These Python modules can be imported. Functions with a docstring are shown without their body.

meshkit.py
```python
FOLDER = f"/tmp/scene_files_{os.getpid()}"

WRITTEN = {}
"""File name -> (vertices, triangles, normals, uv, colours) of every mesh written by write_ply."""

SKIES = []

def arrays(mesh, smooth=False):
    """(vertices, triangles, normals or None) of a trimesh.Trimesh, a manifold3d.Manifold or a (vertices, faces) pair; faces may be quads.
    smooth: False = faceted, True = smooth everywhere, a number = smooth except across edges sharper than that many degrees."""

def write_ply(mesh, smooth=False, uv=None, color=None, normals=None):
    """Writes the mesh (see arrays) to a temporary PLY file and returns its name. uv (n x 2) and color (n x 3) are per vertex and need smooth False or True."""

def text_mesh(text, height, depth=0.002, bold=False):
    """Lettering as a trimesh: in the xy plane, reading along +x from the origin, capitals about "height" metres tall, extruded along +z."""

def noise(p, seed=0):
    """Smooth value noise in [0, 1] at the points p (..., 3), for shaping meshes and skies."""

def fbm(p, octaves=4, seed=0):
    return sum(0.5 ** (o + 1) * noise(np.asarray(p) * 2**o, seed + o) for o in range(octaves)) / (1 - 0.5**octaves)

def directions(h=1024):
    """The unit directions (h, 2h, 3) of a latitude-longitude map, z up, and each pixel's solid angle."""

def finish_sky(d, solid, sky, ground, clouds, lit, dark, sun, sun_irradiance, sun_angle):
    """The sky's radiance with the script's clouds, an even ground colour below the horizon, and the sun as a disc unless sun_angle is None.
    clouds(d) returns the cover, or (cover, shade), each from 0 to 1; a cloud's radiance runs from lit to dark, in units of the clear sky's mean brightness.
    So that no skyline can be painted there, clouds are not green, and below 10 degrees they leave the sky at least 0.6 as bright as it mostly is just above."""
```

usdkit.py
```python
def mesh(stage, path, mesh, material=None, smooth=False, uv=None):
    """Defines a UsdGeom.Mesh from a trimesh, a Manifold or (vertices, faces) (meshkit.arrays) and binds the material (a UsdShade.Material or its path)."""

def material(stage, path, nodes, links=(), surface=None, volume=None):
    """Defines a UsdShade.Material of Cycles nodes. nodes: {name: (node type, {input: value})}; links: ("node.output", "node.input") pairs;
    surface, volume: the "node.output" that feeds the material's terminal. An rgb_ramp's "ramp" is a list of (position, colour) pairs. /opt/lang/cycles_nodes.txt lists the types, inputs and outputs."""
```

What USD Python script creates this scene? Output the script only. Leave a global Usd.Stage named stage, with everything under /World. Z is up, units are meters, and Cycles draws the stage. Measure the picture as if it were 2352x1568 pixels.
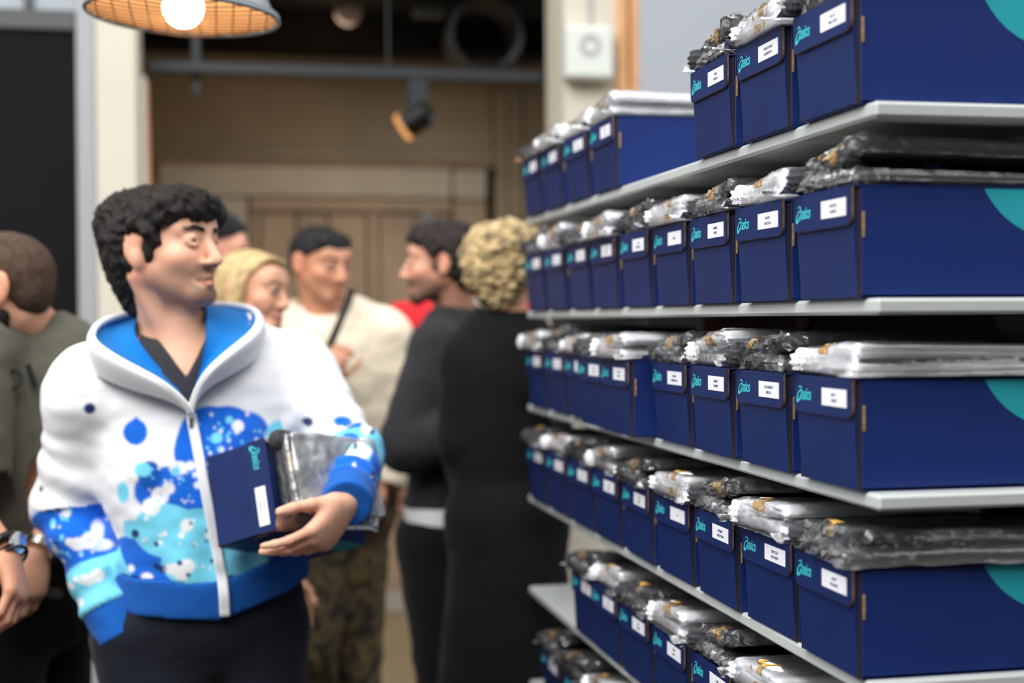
import math, random
import numpy as np, trimesh, manifold3d, shapely
from shapely import geometry as sg, affinity
from pxr import Usd, UsdGeom, UsdLux, UsdShade, Gf, Sdf, Vt
import usdkit, meshkit

stage = Usd.Stage.CreateInMemory()
UsdGeom.SetStageUpAxis(stage, 'Z'); UsdGeom.SetStageMetersPerUnit(stage, 1.0)
UsdGeom.Xform.Define(stage, '/World'); UsdGeom.Scope.Define(stage, '/World/Looks')
random.seed(7); rng = np.random.default_rng(7)

# ------------------------------------------------------------------ camera, sky, lights, exposure
YAW, PITCH, ROLL, FPX = math.radians(11.648), math.radians(-0.840), math.radians(-0.382), 3267.0
EYE = np.array([0, 0, 1.5])
_f = np.array([math.sin(YAW)*math.cos(PITCH), math.cos(YAW)*math.cos(PITCH), math.sin(PITCH)])
_r0 = np.array([math.cos(YAW), -math.sin(YAW), 0.0]); _u0 = np.cross(_r0, _f)
RIGHT = math.cos(ROLL)*_r0 + math.sin(ROLL)*_u0
UP = -math.sin(ROLL)*_r0 + math.cos(ROLL)*_u0
FWD = _f
cam = UsdGeom.Camera.Define(stage, '/World/camera')
M4 = np.eye(4); M4[0, :3], M4[1, :3], M4[2, :3], M4[3, :3] = RIGHT, UP, -FWD, EYE
cam.AddTransformOp().Set(Gf.Matrix4d(*M4.ravel().tolist()))
cam.CreateHorizontalApertureAttr(36.0); cam.CreateVerticalApertureAttr(24.0)
cam.CreateFocalLengthAttr(FPX/2352*36.0)
cam.CreateFStopAttr(2.0); cam.CreateFocusDistanceAttr(2.14)
cam.CreateExposureAttr(0.42)
cam.CreateClippingRangeAttr(Gf.Vec2f(0.05, 200))

dome = UsdLux.DomeLight.Define(stage, '/World/sky')            # even overcast daylight over the open hall
dome.CreateIntensityAttr(0.36); dome.CreateColorAttr(Gf.Vec3f(0.96, 0.98, 1.0))
def rect_light(name, pos, target, w, h, power, color):
    L = UsdLux.RectLight.Define(stage, '/World/'+name)
    L.CreateWidthAttr(w); L.CreateHeightAttr(h); L.CreateIntensityAttr(power); L.CreateColorAttr(Gf.Vec3f(*color))
    p, t = np.array(pos, float), np.array(target, float); z = (p-t)/np.linalg.norm(p-t)
    x = np.cross([0, 0, 1], z); x = x/np.linalg.norm(x) if np.linalg.norm(x) > 1e-6 else np.array([1.0, 0, 0]); y = np.cross(z, x)
    m = np.eye(4); m[0, :3], m[1, :3], m[2, :3], m[3, :3] = x, y, z, p
    L.AddTransformOp().Set(Gf.Matrix4d(*m.ravel().tolist())); return L
rect_light('added_top_light', (-1.5, 0.5, 4.8), (-0.4, 3.0, 1.2), 4.0, 4.0, 4.9, (1.0, 0.99, 0.97))       # added unseen area light above the aisle, shaping the overhead daylight

# ------------------------------------------------------------------ pixel -> point on a world plane (frame 2352 x 1568)
def ray(px, py): return FWD*FPX + RIGHT*(px-1176) + UP*(784-py)
def at(px, py, Y):
    d = ray(px, py); return EYE + d*((Y-EYE[1])/d[1])
def atX(px, py, X):
    d = ray(px, py); return EYE + d*((X-EYE[0])/d[0])

# ------------------------------------------------------------------ names, objects
_used = {}
def numbered(path):
    if path not in _used: _used[path] = 0; return path
    _used[path] += 1; return '%s_%03d' % (path, _used[path])
def tag(o, label=None, cat=None, group=None, kind=None):
    p = o.GetPrim() if hasattr(o, 'GetPrim') else o
    for k, v in (('label', label), ('category', cat), ('group', group), ('kind', kind)):
        if v: p.SetCustomDataByKey(k, v)
    return p
def thing(name, label, cat, mat=None, group=None, kind=None, root='/World'):
    x = UsdGeom.Xform.Define(stage, numbered(root+'/'+name))
    if mat is not None: x.AddTransformOp().Set(Gf.Matrix4d(*np.asarray(mat).T.ravel().tolist()))
    tag(x, label, cat, group, kind); return x.GetPrim()
def obj(name, mesh, mat, parent=None, smooth=False, col=None, label=None):
    base = str(parent.GetPath()) if parent is not None else '/World'
    path = numbered(base+'/'+name)
    m = usdkit.mesh(stage, path, mesh, mat, smooth=True if col is not None else smooth)
    if col is not None:
        UsdGeom.PrimvarsAPI(m).CreatePrimvar('col', Sdf.ValueTypeNames.Color3fArray, 'vertex').Set(Vt.Vec3fArray.FromNumpy(np.asarray(col, np.float32)))
    if label: tag(m, label)
    return m.GetPrim()
def struct(name, mesh, mat, smooth=False, label=None):
    p = obj(name, mesh, mat, None, smooth); tag(p, label, None, None, 'structure'); return p
def frame(o, x, y, z):
    m = np.eye(4); m[:3, 0], m[:3, 1], m[:3, 2], m[:3, 3] = x, y, z, o; return m
def move(prim, mat):
    UsdGeom.Xformable(prim).AddTransformOp().Set(Gf.Matrix4d(*np.asarray(mat).T.ravel().tolist()))

# ------------------------------------------------------------------ materials
def s2l(r, g, b): return tuple(((c/255)/12.92 if c/255 <= .04045 else ((c/255+.055)/1.055)**2.4) for c in (r, g, b))
def plain(name, color, rough=.5, spec=.5, metal=0., noise=None, bump=None, sheen=0., extra=None):
    """principled; noise=(scale, amount) varies the tone, bump=(scale, strength, distance)"""
    n = {'p': ('principled_bsdf', dict(base_color=color, roughness=rough, specular_ior_level=spec, metallic=metal, sheen_weight=sheen, **(extra or {})))}
    l = []
    if noise or bump: n['tc'] = ('texture_coordinate', {})
    if noise:
        c0 = tuple(c*(1-noise[1]) for c in color); c1 = tuple(min(1, c*(1+noise[1])) for c in color)
        n['nz'] = ('noise_texture', dict(scale=noise[0], detail=4.0)); n['rp'] = ('rgb_ramp', dict(ramp=[(.3, c0), (.7, c1)]))
        l += [('tc.object', 'nz.vector'), ('nz.fac', 'rp.fac'), ('rp.color', 'p.base_color')]
    if bump:
        n['bn'] = ('noise_texture', dict(scale=bump[0], detail=5.0)); n['bp'] = ('bump', dict(strength=bump[1], distance=bump[2]))
        l += [('tc.object', 'bn.vector'), ('bn.fac', 'bp.height'), ('bp.normal', 'p.normal')]
    return usdkit.material(stage, '/World/Looks/'+name, n, l, surface='p.BSDF')
def painted(name, rough=.6, spec=.3, sss=0., bump=None, sheen=0.):
    """takes its colour from the mesh's own colours (print, skin tone)"""
    n = {'a': ('attribute', dict(attribute='col')), 'p': ('principled_bsdf', dict(roughness=rough, specular_ior_level=spec, subsurface_weight=sss, subsurface_scale=.004, sheen_weight=sheen))}
    l = [('a.color', 'p.base_color')]
    if bump:
        n['tc'] = ('texture_coordinate', {}); n['bn'] = ('noise_texture', dict(scale=bump[0], detail=4.0)); n['bp'] = ('bump', dict(strength=bump[1], distance=bump[2]))
        l += [('tc.object', 'bn.vector'), ('bn.fac', 'bp.height'), ('bp.normal', 'p.normal')]
    return usdkit.material(stage, '/World/Looks/'+name, n, l, surface='p.BSDF')
def glow(name, color, strength):
    return usdkit.material(stage, '/World/Looks/'+name, {'e': ('emission', dict(color=color, strength=strength))}, [], surface='e.emission')
NAVY = s2l(21, 38, 86)
M = {}
M['navy'] = plain('navy_card', NAVY, .52, .18, noise=(9, .08), bump=(90, .05, .002))
M['navy_side_lit'] = plain('navy_card_side_lit', s2l(23, 43, 102), .42, .32, noise=(7, .06))  # same card as the fronts, tone set apart for the light on the sides
M['kraft'] = plain('corrugated_kraft', s2l(120, 90, 64), .9, .1, noise=(300, .45))
M['kraft_dark'] = plain('kraft_edge', s2l(54, 46, 42), .9, .1, noise=(400, .5))
M['slot'] = plain('kraft_slot', s2l(142, 116, 82), .9, .1, noise=(120, .35))
M['teal'] = plain('teal_print', s2l(62, 188, 196), .5, .3)
M['teal_disc'] = plain('teal_disc_print', s2l(40, 158, 170), .45, .3)
M['paper'] = plain('white_sticker', (.80, .80, .84), .6, .2)
M['ink'] = plain('navy_ink', s2l(46, 50, 96), .7, .1)
M['shelf'] = plain('grey_shelf', s2l(184, 188, 186), .38, .4, noise=(3, .04))
M['post'] = plain('grey_post', s2l(178, 180, 182), .5, .3)
M['black_panel'] = plain('black_panel', s2l(40, 39, 38), .7, .2, noise=(4, .2))
M['black_gloss'] = plain('black_round', s2l(20, 19, 18), .35, .4)
M['brown_dim'] = plain('dim_brown', s2l(92, 66, 48), .7, .2, noise=(14, .4))
M['shirt_white'] = plain('white_jersey', (.92, .92, .95), .85, .15, bump=(70, .35, .004), sheen=.15)
M['shirt_black'] = plain('black_jersey', s2l(56, 57, 61), .8, .2, noise=(12, .15), bump=(45, .35, .004), sheen=.1)
M['gold'] = plain('gold_print', s2l(226, 176, 84), .40, .5, noise=(90, .35))
def film(name, haze, gloss, crinkle):
    n = {'tc': ('texture_coordinate', {}),
         'v': ('voronoi_texture', dict(scale=crinkle, randomness=1.0)), 'nz': ('noise_texture', dict(scale=crinkle*1.6, detail=3.0, distortion=2.2)),
         'mx': ('math', dict(math_type='add')), 'b': ('bump', dict(strength=.35, distance=.0015)), 'fr': ('fresnel', dict(IOR=1.75)),
         'lift': ('math', dict(math_type='multiply_add', value2=1.15, value3=.06, use_clamp=True)),
         't': ('transparent_bsdf', dict(color=(.97, .975, .98))), 'd': ('diffuse_bsdf', dict(color=(.9, .92, .93))), 'g': ('glossy_bsdf', dict(color=(1, 1, 1), roughness=gloss)),
         'm1': ('mix_closure', dict(fac=haze)), 'm2': ('mix_closure', {})}
    l = [('tc.object', 'v.vector'), ('tc.object', 'nz.vector'), ('v.distance', 'mx.value1'), ('nz.fac', 'mx.value2'), ('mx.value', 'b.height'), ('b.normal', 'g.normal'), ('b.normal', 'fr.normal'), ('fr.fac', 'lift.value1'),
         ('t.BSDF', 'm1.closure1'), ('d.BSDF', 'm1.closure2'), ('m1.closure', 'm2.closure1'), ('g.BSDF', 'm2.closure2'), ('lift.value', 'm2.fac')]
    return usdkit.material(stage, '/World/Looks/'+name, n, l, surface='m2.closure')
M['film'] = film('clear_film', .035, .07, 120)
M['film_white'] = film('clear_film_smooth', .04, .10, 60)
M['film_hazy'] = film('hazy_film', .30, .10, 40)
M['film_soft'] = film('clear_film_flat', .10, .2, 30)

# ------------------------------------------------------------------ plain shapes
def box(x0, x1, y0, y1, z0, z1, bev=0):
    c = np.array([(x0+x1)/2, (y0+y1)/2, (z0+z1)/2]); e = np.array([x1-x0, y1-y0, z1-z0])
    if not bev: b = trimesh.creation.box(e); b.apply_translation(c); return b
    pts = []
    for k in range(3):
        h = e/2 - bev; h[k] = e[k]/2
        pts += [c+h*s for s in np.array(np.meshgrid([-1, 1], [-1, 1], [-1, 1])).T.reshape(-1, 3)]
    return trimesh.convex.convex_hull(np.array(pts))
def cat(*m): return trimesh.util.concatenate(list(m))
def tube(pts, r, sides=10, caps=True):
    p = np.asarray(pts, float); n = len(p); t = np.gradient(p, axis=0); t /= np.linalg.norm(t, axis=1, keepdims=True)+1e-12
    r = np.broadcast_to(r, (n,)); ref = np.array([0, 0, 1.0]) if abs(t[:, 2]).mean() < .8 else np.array([1.0, 0, 0])
    a = np.cross(t, ref); a /= np.linalg.norm(a, axis=1, keepdims=True)+1e-12; b = np.cross(t, a)
    an = np.arange(sides)*2*np.pi/sides
    v = (p[:, None]+r[:, None, None]*(np.cos(an)[None, :, None]*a[:, None]+np.sin(an)[None, :, None]*b[:, None])).reshape(-1, 3)
    i, j = np.meshgrid(np.arange(n-1), np.arange(sides), indexing='ij')
    q = np.stack([i*sides+j, i*sides+(j+1) % sides, (i+1)*sides+(j+1) % sides, (i+1)*sides+j], -1).reshape(-1, 4)
    f = np.vstack([q[:, [0, 2, 1]], q[:, [0, 3, 2]]])
    if caps:
        v = np.vstack([v, p[0], p[-1]]); k = len(v)-2
        f = np.vstack([f, [[k, (s+1) % sides, s][::-1] for s in range(sides)], [[k+1, (n-1)*sides+s, (n-1)*sides+(s+1) % sides][::-1] for s in range(sides)]])
    return trimesh.Trimesh(v, f, process=False)
def lathe(prof, n=48):
    m = trimesh.creation.revolve(np.array(prof), sections=n); return m
def poly(p, depth): return cat(*[trimesh.creation.extrude_polygon(g, depth, engine='earcut') for g in getattr(p, 'geoms', [p])])
def spline(ctrl, n):
    from scipy.interpolate import CubicSpline
    c = np.asarray(ctrl, float); s = np.r_[0, np.cumsum(np.linalg.norm(np.diff(c, axis=0), axis=1))]
    return CubicSpline(s, c)(np.linspace(0, s[-1], n))

# ------------------------------------------------------------------ distance fields -> smooth meshes
class Field:
    def __init__(self, xs, ys, zs):
        self.ax = [np.asarray(a, np.float32) for a in (xs, ys, zs)]
        self.d = np.full([len(a) for a in self.ax], 1.0, np.float32)
    def block(self, lo, hi):
        s = []
        for a, l, h in zip(self.ax, lo, hi):
            i, j = np.searchsorted(a, l), np.searchsorted(a, h)
            if j-i < 1: return None
            s.append(slice(max(i-1, 0), min(j+1, len(a))))
        P = np.stack(np.meshgrid(*[a[k] for a, k in zip(self.ax, s)], indexing='ij'), -1)
        return tuple(s), P
    def put(self, fn, lo, hi, k=.01, sub=False, pad=.03):
        b = self.block(np.asarray(lo)-pad-k, np.asarray(hi)+pad+k)
        if b is None: return self
        s, P = b; a = fn(P).astype(np.float32); d = self.d[s]
        if sub: a = -a; hh = np.maximum(k-np.abs(d-a), 0)/k; self.d[s] = np.maximum(d, a)+hh*hh*k*.25
        else: hh = np.maximum(k-np.abs(d-a), 0)/k; self.d[s] = np.minimum(d, a)-hh*hh*k*.25
        return self
    def cone(self, a, b, ra, rb, k=.01, sub=False):
        a, b = np.asarray(a, float), np.asarray(b, float); ba = b-a; L = ba@ba+1e-12
        def fn(P):
            pa = P-a; t = np.clip((pa@ba)/L, 0, 1); return np.linalg.norm(pa-t[..., None]*ba, axis=-1)-(ra+(rb-ra)*t)
        r = max(ra, rb); return self.put(fn, np.minimum(a, b)-r, np.maximum(a, b)+r, k, sub)
    def ell(self, c, r, R=None, k=.01, sub=False):
        c, r = np.asarray(c, float), np.asarray(r, float)
        def fn(P):
            q = P-c
            if R is not None: q = q@R
            k0 = np.linalg.norm(q/r, axis=-1); k1 = np.linalg.norm(q/(r*r), axis=-1)
            return k0*(k0-1)/np.maximum(k1, 1e-6)
        m = r.max() if R is not None else r; return self.put(fn, c-m, c+m, k, sub)
    def box(self, c, h, R=None, rd=.005, k=.005, sub=False):
        c, h = np.asarray(c, float), np.asarray(h, float)
        def fn(P):
            q = P-c
            if R is not None: q = q@R
            q = np.abs(q)-(h-rd); return np.linalg.norm(np.maximum(q, 0), axis=-1)+np.minimum(q.max(-1), 0)-rd
        m = np.full(3, np.linalg.norm(h)) if R is not None else h; return self.put(fn, c-m, c+m, k, sub)
    def keep(self, fn):
        """intersect with fn(P) < 0 over the whole grid (cuts at hems, cuffs)"""
        P = np.stack(np.meshgrid(*self.ax, indexing='ij', sparse=False), -1); self.d = np.maximum(self.d, fn(P).astype(np.float32)); return self
    def plane(self, p, n, within=None):
        """cut away the side that n points to; within = (centre, radius) limits the cut"""
        p, n = np.asarray(p, float), np.asarray(n, float); n = n/np.linalg.norm(n)
        if within is None:
            off = sum((a*c).reshape([-1 if i == j else 1 for j in range(3)]) for i, (a, c) in enumerate(zip(self.ax, n)))-p@n
            self.d = np.maximum(self.d, off.astype(np.float32)); return self
        c, r = np.asarray(within[0], float), within[1]; b = self.block(c-r, c+r)
        if b is None: return self
        s, P = b; v = np.minimum((P-p)@n, r-np.linalg.norm(P-c, axis=-1)); self.d[s] = np.maximum(self.d[s], v.astype(np.float32)); return self
    def mesh(self):
        d = self.d; n = d.shape; neg = d < 0
        c = np.zeros([k-1 for k in n], np.uint8)
        sl = lambda o: tuple(slice(o[i], n[i]-1+o[i]) for i in range(3))
        corners = [(i, j, k) for i in (0, 1) for j in (0, 1) for k in (0, 1)]
        for o in corners: c += neg[sl(o)]
        idx = np.argwhere((c > 0) & (c < 8)); I = np.full(c.shape, -1, np.int32); I[tuple(idx.T)] = np.arange(len(idx))
        acc, cnt = np.zeros((len(idx), 3)), np.zeros(len(idx))
        X = [a.astype(float) for a in self.ax]
        for a in range(3):
            for u in (0, 1):
                for v in (0, 1):
                    o0 = [0, 0, 0]; others = [t for t in range(3) if t != a]; o0[others[0]], o0[others[1]] = u, v
                    p0 = idx+o0; p1 = p0.copy(); p1[:, a] += 1
                    d0, d1 = d[tuple(p0.T)].astype(float), d[tuple(p1.T)].astype(float); m = (d0 < 0) != (d1 < 0)
                    t = d0[m]/(d0[m]-d1[m]); q = np.stack([X[i][p0[m, i]] for i in range(3)], 1)
                    q[:, a] += t*(X[a][p1[m, a]]-X[a][p0[m, a]]); acc[m] += q; cnt[m] += 1
        V = acc/cnt[:, None]; F = []
        for a in range(3):
            b, e = (a+1) % 3, (a+2) % 3
            s0 = [slice(1, n[i]-1) for i in range(3)]; s1 = list(s0); s0[a] = slice(0, n[a]-1); s1[a] = slice(1, n[a])
            n0, n1 = neg[tuple(s0)], neg[tuple(s1)]; e_ = np.argwhere(n0 != n1); fl = n0[tuple(e_.T)]
            base = e_.copy(); base[:, b] += 1; base[:, e] += 1
            def cell(db, de): q = base.copy(); q[:, b] -= db; q[:, e] -= de; return I[tuple(q.T)]
            q = np.stack([cell(1, 1), cell(0, 1), cell(0, 0), cell(1, 0)], 1); q[~fl] = q[~fl][:, ::-1]; F.append(q)
        F = np.vstack(F); F = F[(F >= 0).all(1)]
        return trimesh.Trimesh(V, np.vstack([F[:, [0, 1, 2]], F[:, [0, 2, 3]]]), process=False)
def span(lo, hi, *zones, h=.012):
    """grid line positions from lo to hi at spacing h, finer inside the zones (lo, hi, h)"""
    out = [lo]
    while out[-1] < hi:
        x = out[-1]; st = h
        for a, b, hh in zones:
            if a-1e-9 <= x <= b: st = min(st, hh)
            elif x < a < x+st: st = max(min(st, a-x), hh)
        out.append(x+st)
    return np.array(out)
def vnorm(m): return meshkit.arrays(m, True)[2]
def relax(m, it=2): return trimesh.smoothing.filter_taubin(m, lamb=.5, nu=.52, iterations=it)
def rotz(a): c, s = math.cos(a), math.sin(a); return np.array([[c, -s, 0], [s, c, 0], [0, 0, 1.0]])
def rotx(a): c, s = math.cos(a), math.sin(a); return np.array([[1.0, 0, 0], [0, c, -s], [0, s, c]])
def roty(a): c, s = math.cos(a), math.sin(a); return np.array([[c, 0, s], [0, 1.0, 0], [-s, 0, c]])

# ------------------------------------------------------------------ the setting: front wall at Y=5.5, room behind it to Y=7.4
M['cream'] = plain('cream_plaster', s2l(218, 211, 194), .8, .2, noise=(2, .03))
M['charcoal'] = plain('charcoal_cladding', s2l(27, 27, 27), .9, .1, noise=(3, .08))
M['steel_grey'] = plain('grey_metal_jamb', s2l(168, 169, 171), .5, .4)
M['pane'] = plain('grey_reflection_glass', s2l(128, 140, 150), .15, .6)  # grey-blue reflection in the panes, painted in as base colour
M['frame_grey'] = plain('dark_window_frame', s2l(78, 80, 80), .5, .4)
M['beige_wall'] = plain('beige_wall_boards', s2l(186, 168, 140), .75, .2, noise=(2.5, .10))
M['door_frame'] = plain('pale_oak_frame', s2l(218, 204, 180), .6, .3, noise=(6, .08))
M['door_wood'] = plain('brown_oak_boards', s2l(196, 170, 142), .6, .3, noise=(5, .14))
M['ceiling'] = plain('black_ceiling', s2l(24, 22, 20), .9, .1)
M['floor'] = plain('tan_floor', s2l(176, 158, 124), .5, .3, noise=(4, .08))
M['paving'] = plain('grey_paving', s2l(48, 46, 45), .8, .2, noise=(5, .12))
M['skirting'] = plain('grey_skirting', s2l(196, 190, 180), .6, .3)
M['track'] = plain('black_track', s2l(46, 48, 52), .45, .4)
M['wood_strip'] = plain('orange_pine', s2l(222, 168, 116), .5, .3, noise=(16, .12))
M['grey_board'] = plain('pale_grey_board', s2l(176, 182, 188), .6, .3)
M['white_plastic'] = plain('white_plastic', s2l(228, 232, 224), .45, .4)
M['copper'] = plain('warm_lit_edge', s2l(226, 160, 120), .5, .3)  # warm lamplight on the white board, painted as an orange edge
M['bulb'] = glow('bulb_light', (1.0, .86, .64), 15.0)
M['lamp_grey'] = plain('grey_enamel', s2l(120, 128, 134), .35, .5)
M['lamp_in'] = plain('copper_inside', s2l(240, 190, 140), .45, .4)
M['wire'] = plain('dark_wire', s2l(120, 84, 52), .5, .4)
M['spot_rim'] = glow('spot_glow', (1.0, .46, .17), .75)
M['globe_off'] = plain('dim_globe', s2l(150, 128, 118), .4, .4)

YW, YB = 5.5, 7.4
def X(px, Y, py=750): return at(px, py, Y)[0]
def Z(py, Y, px=1000): return at(px, py, Y)[2]
CEIL = 2.95
struct('floor', box(-60, 60, -80, YW, -.06, 0), M['paving'], label='grey paved floor of the hall')
struct('floor_inner', box(-4, 5, YW, YB+.1, -.06, .004), M['floor'], label='tan floor of the room behind the opening')
struct('added_wall_rear', box(-9, 9, -2.9, -2.7, 0, 5.0), plain('grey_brown_render', s2l(86, 82, 78), .8, .2), label='grey brown wall added behind the viewer to block sky light')  # added unseen wall, keeps sky light off faces turned to the camera
# dark cladding with a window band over it
xl, x1, x2, x3 = -3.4, X(182, YW), X(228, YW), X(322, YW)
zw = Z(70, YW, 90)
struct('wall_left', box(xl, x1, YW, YW+.2, 0, zw), M['charcoal'], label='charcoal wall panel')
tag(thing('window_1', 'glazed window band with painted grey reflection over the charcoal wall panel', None, kind='structure'))
wn = stage.GetPrimAtPath('/World/window_1')
xm = X(72, YW)
obj('sill', box(xl, x1, YW-.02, YW+.1, zw, zw+.075, .006), M['frame_grey'], wn)
obj('mullion', box(xm-.016, xm+.016, YW, YW+.06, zw+.075, zw+1.0, .004), M['frame_grey'], wn)
obj('pane', box(xl, xm-.016, YW+.04, YW+.06, zw+.075, zw+1.0), M['pane'], wn)
obj('pane', box(xm+.016, x1, YW+.04, YW+.06, zw+.075, zw+1.0), M['pane'], wn)
obj('head_rail', box(xl, x1, YW, YW+.1, zw+1.0, zw+1.1, .004), M['frame_grey'], wn)
struct('trim_1', box(x1, x2, YW-.02, YW+.2, 0, 4.2, .008), M['steel_grey'], label='grey metal jamb beside the charcoal wall')
struct('wall_front', box(x2, x3, YW-.05, YW+.33, 0, 4.2, .01), M['cream'], label='cream pillar left of the opening')
# leaning white board just inside the opening, warm light painted orange on its edge
lb = tag(thing('leaning_board', 'tall white board with warm light painted on its edge, leaning just inside the opening', 'board'))
zt = Z(178, 5.75, 330)
a0, a1, b0, b1 = X(324, 5.75), X(341, 5.75), X(330, 5.75), X(364, 5.75)
def slab(p, y0, y1): return trimesh.convex.convex_hull(np.array([[x, y, z] for x, z in p for y in (y0, y1)]))
obj('board', slab([(a0, zt), (a1, zt), (b0, .004), (X(352, 5.75), .004)], 5.72, 5.78), M['white_plastic'], lb)
obj('edge', slab([(a1, zt-.02), (a1+.008, zt-.02), (X(350, 5.75), .004), (X(376, 5.75), .004)], 5.72, 5.77), M['copper'], lb)  # strip coloured orange for the warm light falling on the edge
# back room
xL, xR = X(300, YB), X(1420, YB)
bw = tag(thing('wall_back', 'beige boarded back wall', None, kind='structure'))
dx0, dx1 = X(366, YB-.1), X(1122, YB-.1); dz1 = Z(372, YB-.1)
obj('upper_board', box(xL-1, X(1136, YB), YB, YB+.08, Z(345, YB), CEIL, .004), M['beige_wall'], bw)
obj('rail', box(xL-1, X(1136, YB), YB-.03, YB+.08, Z(372, YB), Z(345, YB)-.004, .006), M['beige_wall'], bw)
for a, b in ((1139, 1168), (1171, 1200), (1206, 1262), (1266, 1500)):
    obj('board', box(X(a, YB), X(b, YB), YB-.012*(a % 2), YB+.08, .004, CEIL, .005), M['beige_wall'], bw)
obj('side_board', box(xL-1, dx0-.01, YB, YB+.08, .004, Z(372, YB)-.004, .004), M['beige_wall'], bw)
obj('joint', box(xL-1, xR+.6, YB+.05, YB+.1, .004, CEIL), M['black_panel'], bw)
d1 = tag(thing('door_1', 'brown oak double door in a pale oak frame on the back wall', None, kind='structure'))
ya = YB-.10
obj('header', box(X(366, ya), X(1040, ya), ya, YB+.06, Z(455, ya), Z(383, ya), .01), M['door_frame'], d1)
obj('header', box(X(1046, ya), X(1122, ya), ya+.02, YB+.06, Z(455, ya), Z(380, ya), .01), M['door_frame'], d1)
obj('cornice', box(X(366, ya)-.02, X(1122, ya)+.02, ya-.03, YB+.06, Z(383, ya), Z(374, ya), .006), M['door_wood'], d1)
obj('post', box(X(366, ya), X(572, ya), ya+.01, YB+.06, .1, Z(458, ya), .01), M['door_frame'], d1)
obj('post', box(X(1046, ya), X(1122, ya), ya+.02, YB+.06, .1, Z(458, ya), .01), M['door_wood'], d1)
obj('top_rail', box(X(578, ya), X(1040, ya), ya+.01, YB+.06, Z(487, ya), Z(458, ya), .008), M['door_wood'], d1)
for a, b in ((578, 598), (602, 684), (688, 756), (760, 846), (850, 872), (876, 955), (959, 1040)):
    obj('plank', box(X(a, ya), X(b, ya), ya+.03+(.015 if b-a > 40 else -.01), YB+.06, .1, Z(490, ya), .006), M['door_wood'], d1)
lp = at(986, 505, ya)
obj('lock_plate', box(lp[0]-.028, lp[0]+.028, ya+.02, ya+.04, lp[2]-.05, lp[2]+.05, .004), M['steel_grey'], d1)
obj('handle', tube([(lp[0]-.01, ya+.03, lp[2]), (lp[0]-.01, ya-.03, lp[2]), (lp[0]-.1, ya-.03, lp[2])], .008), M['steel_grey'], d1)
struct('baseboard_back', box(xL-1, xR+.6, ya-.03, ya+.01, .004, .11, .006), M['skirting'], label='pale grey skirting along the back wall')
struct('wall_side', box(xL-.12, xL, YW+.34, YB, 0, CEIL), M['beige_wall'], label='side wall of the room behind the opening')
struct('ceiling', box(-3.2, 5, YW+.2, YB+.1, CEIL, CEIL+.15), M['ceiling'], label='black ceiling of the room behind the opening')
struct('wall_header', box(x2, X(1440, YW), YW+.34, YW+.5, CEIL+.15, 4.2), M['ceiling'], label='black fascia over the opening')
struct('ceiling_beam', box(xL, X(1262, 6.9), 6.75, 7.0, CEIL-.16, CEIL-.001, .01), M['ceiling'], label='black beam under the ceiling')
xa, xb = X(1300, YW), X(1427, YW)
struct('wall_right', box(xa, xb, YW-.0, YW+.33, 0, 4.2, .008), M['cream'], label='cream pillar right of the opening')
struct('wall_far', box(xb, 7, YW+.12, YW+.3, 0, 4.2), M['charcoal'], label='dark wall behind the shelving unit')
gb = tag(thing('display_board', 'pale grey board in an orange pine frame beside the cream pillar', 'board'))
gz0 = Z(532, YW-.04)
obj('frame', box(X(1427, YW-.04), X(1446, YW-.04), YW-.04, YW+.02, gz0, 4.2, .004), M['wood_strip'], gb)
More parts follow.
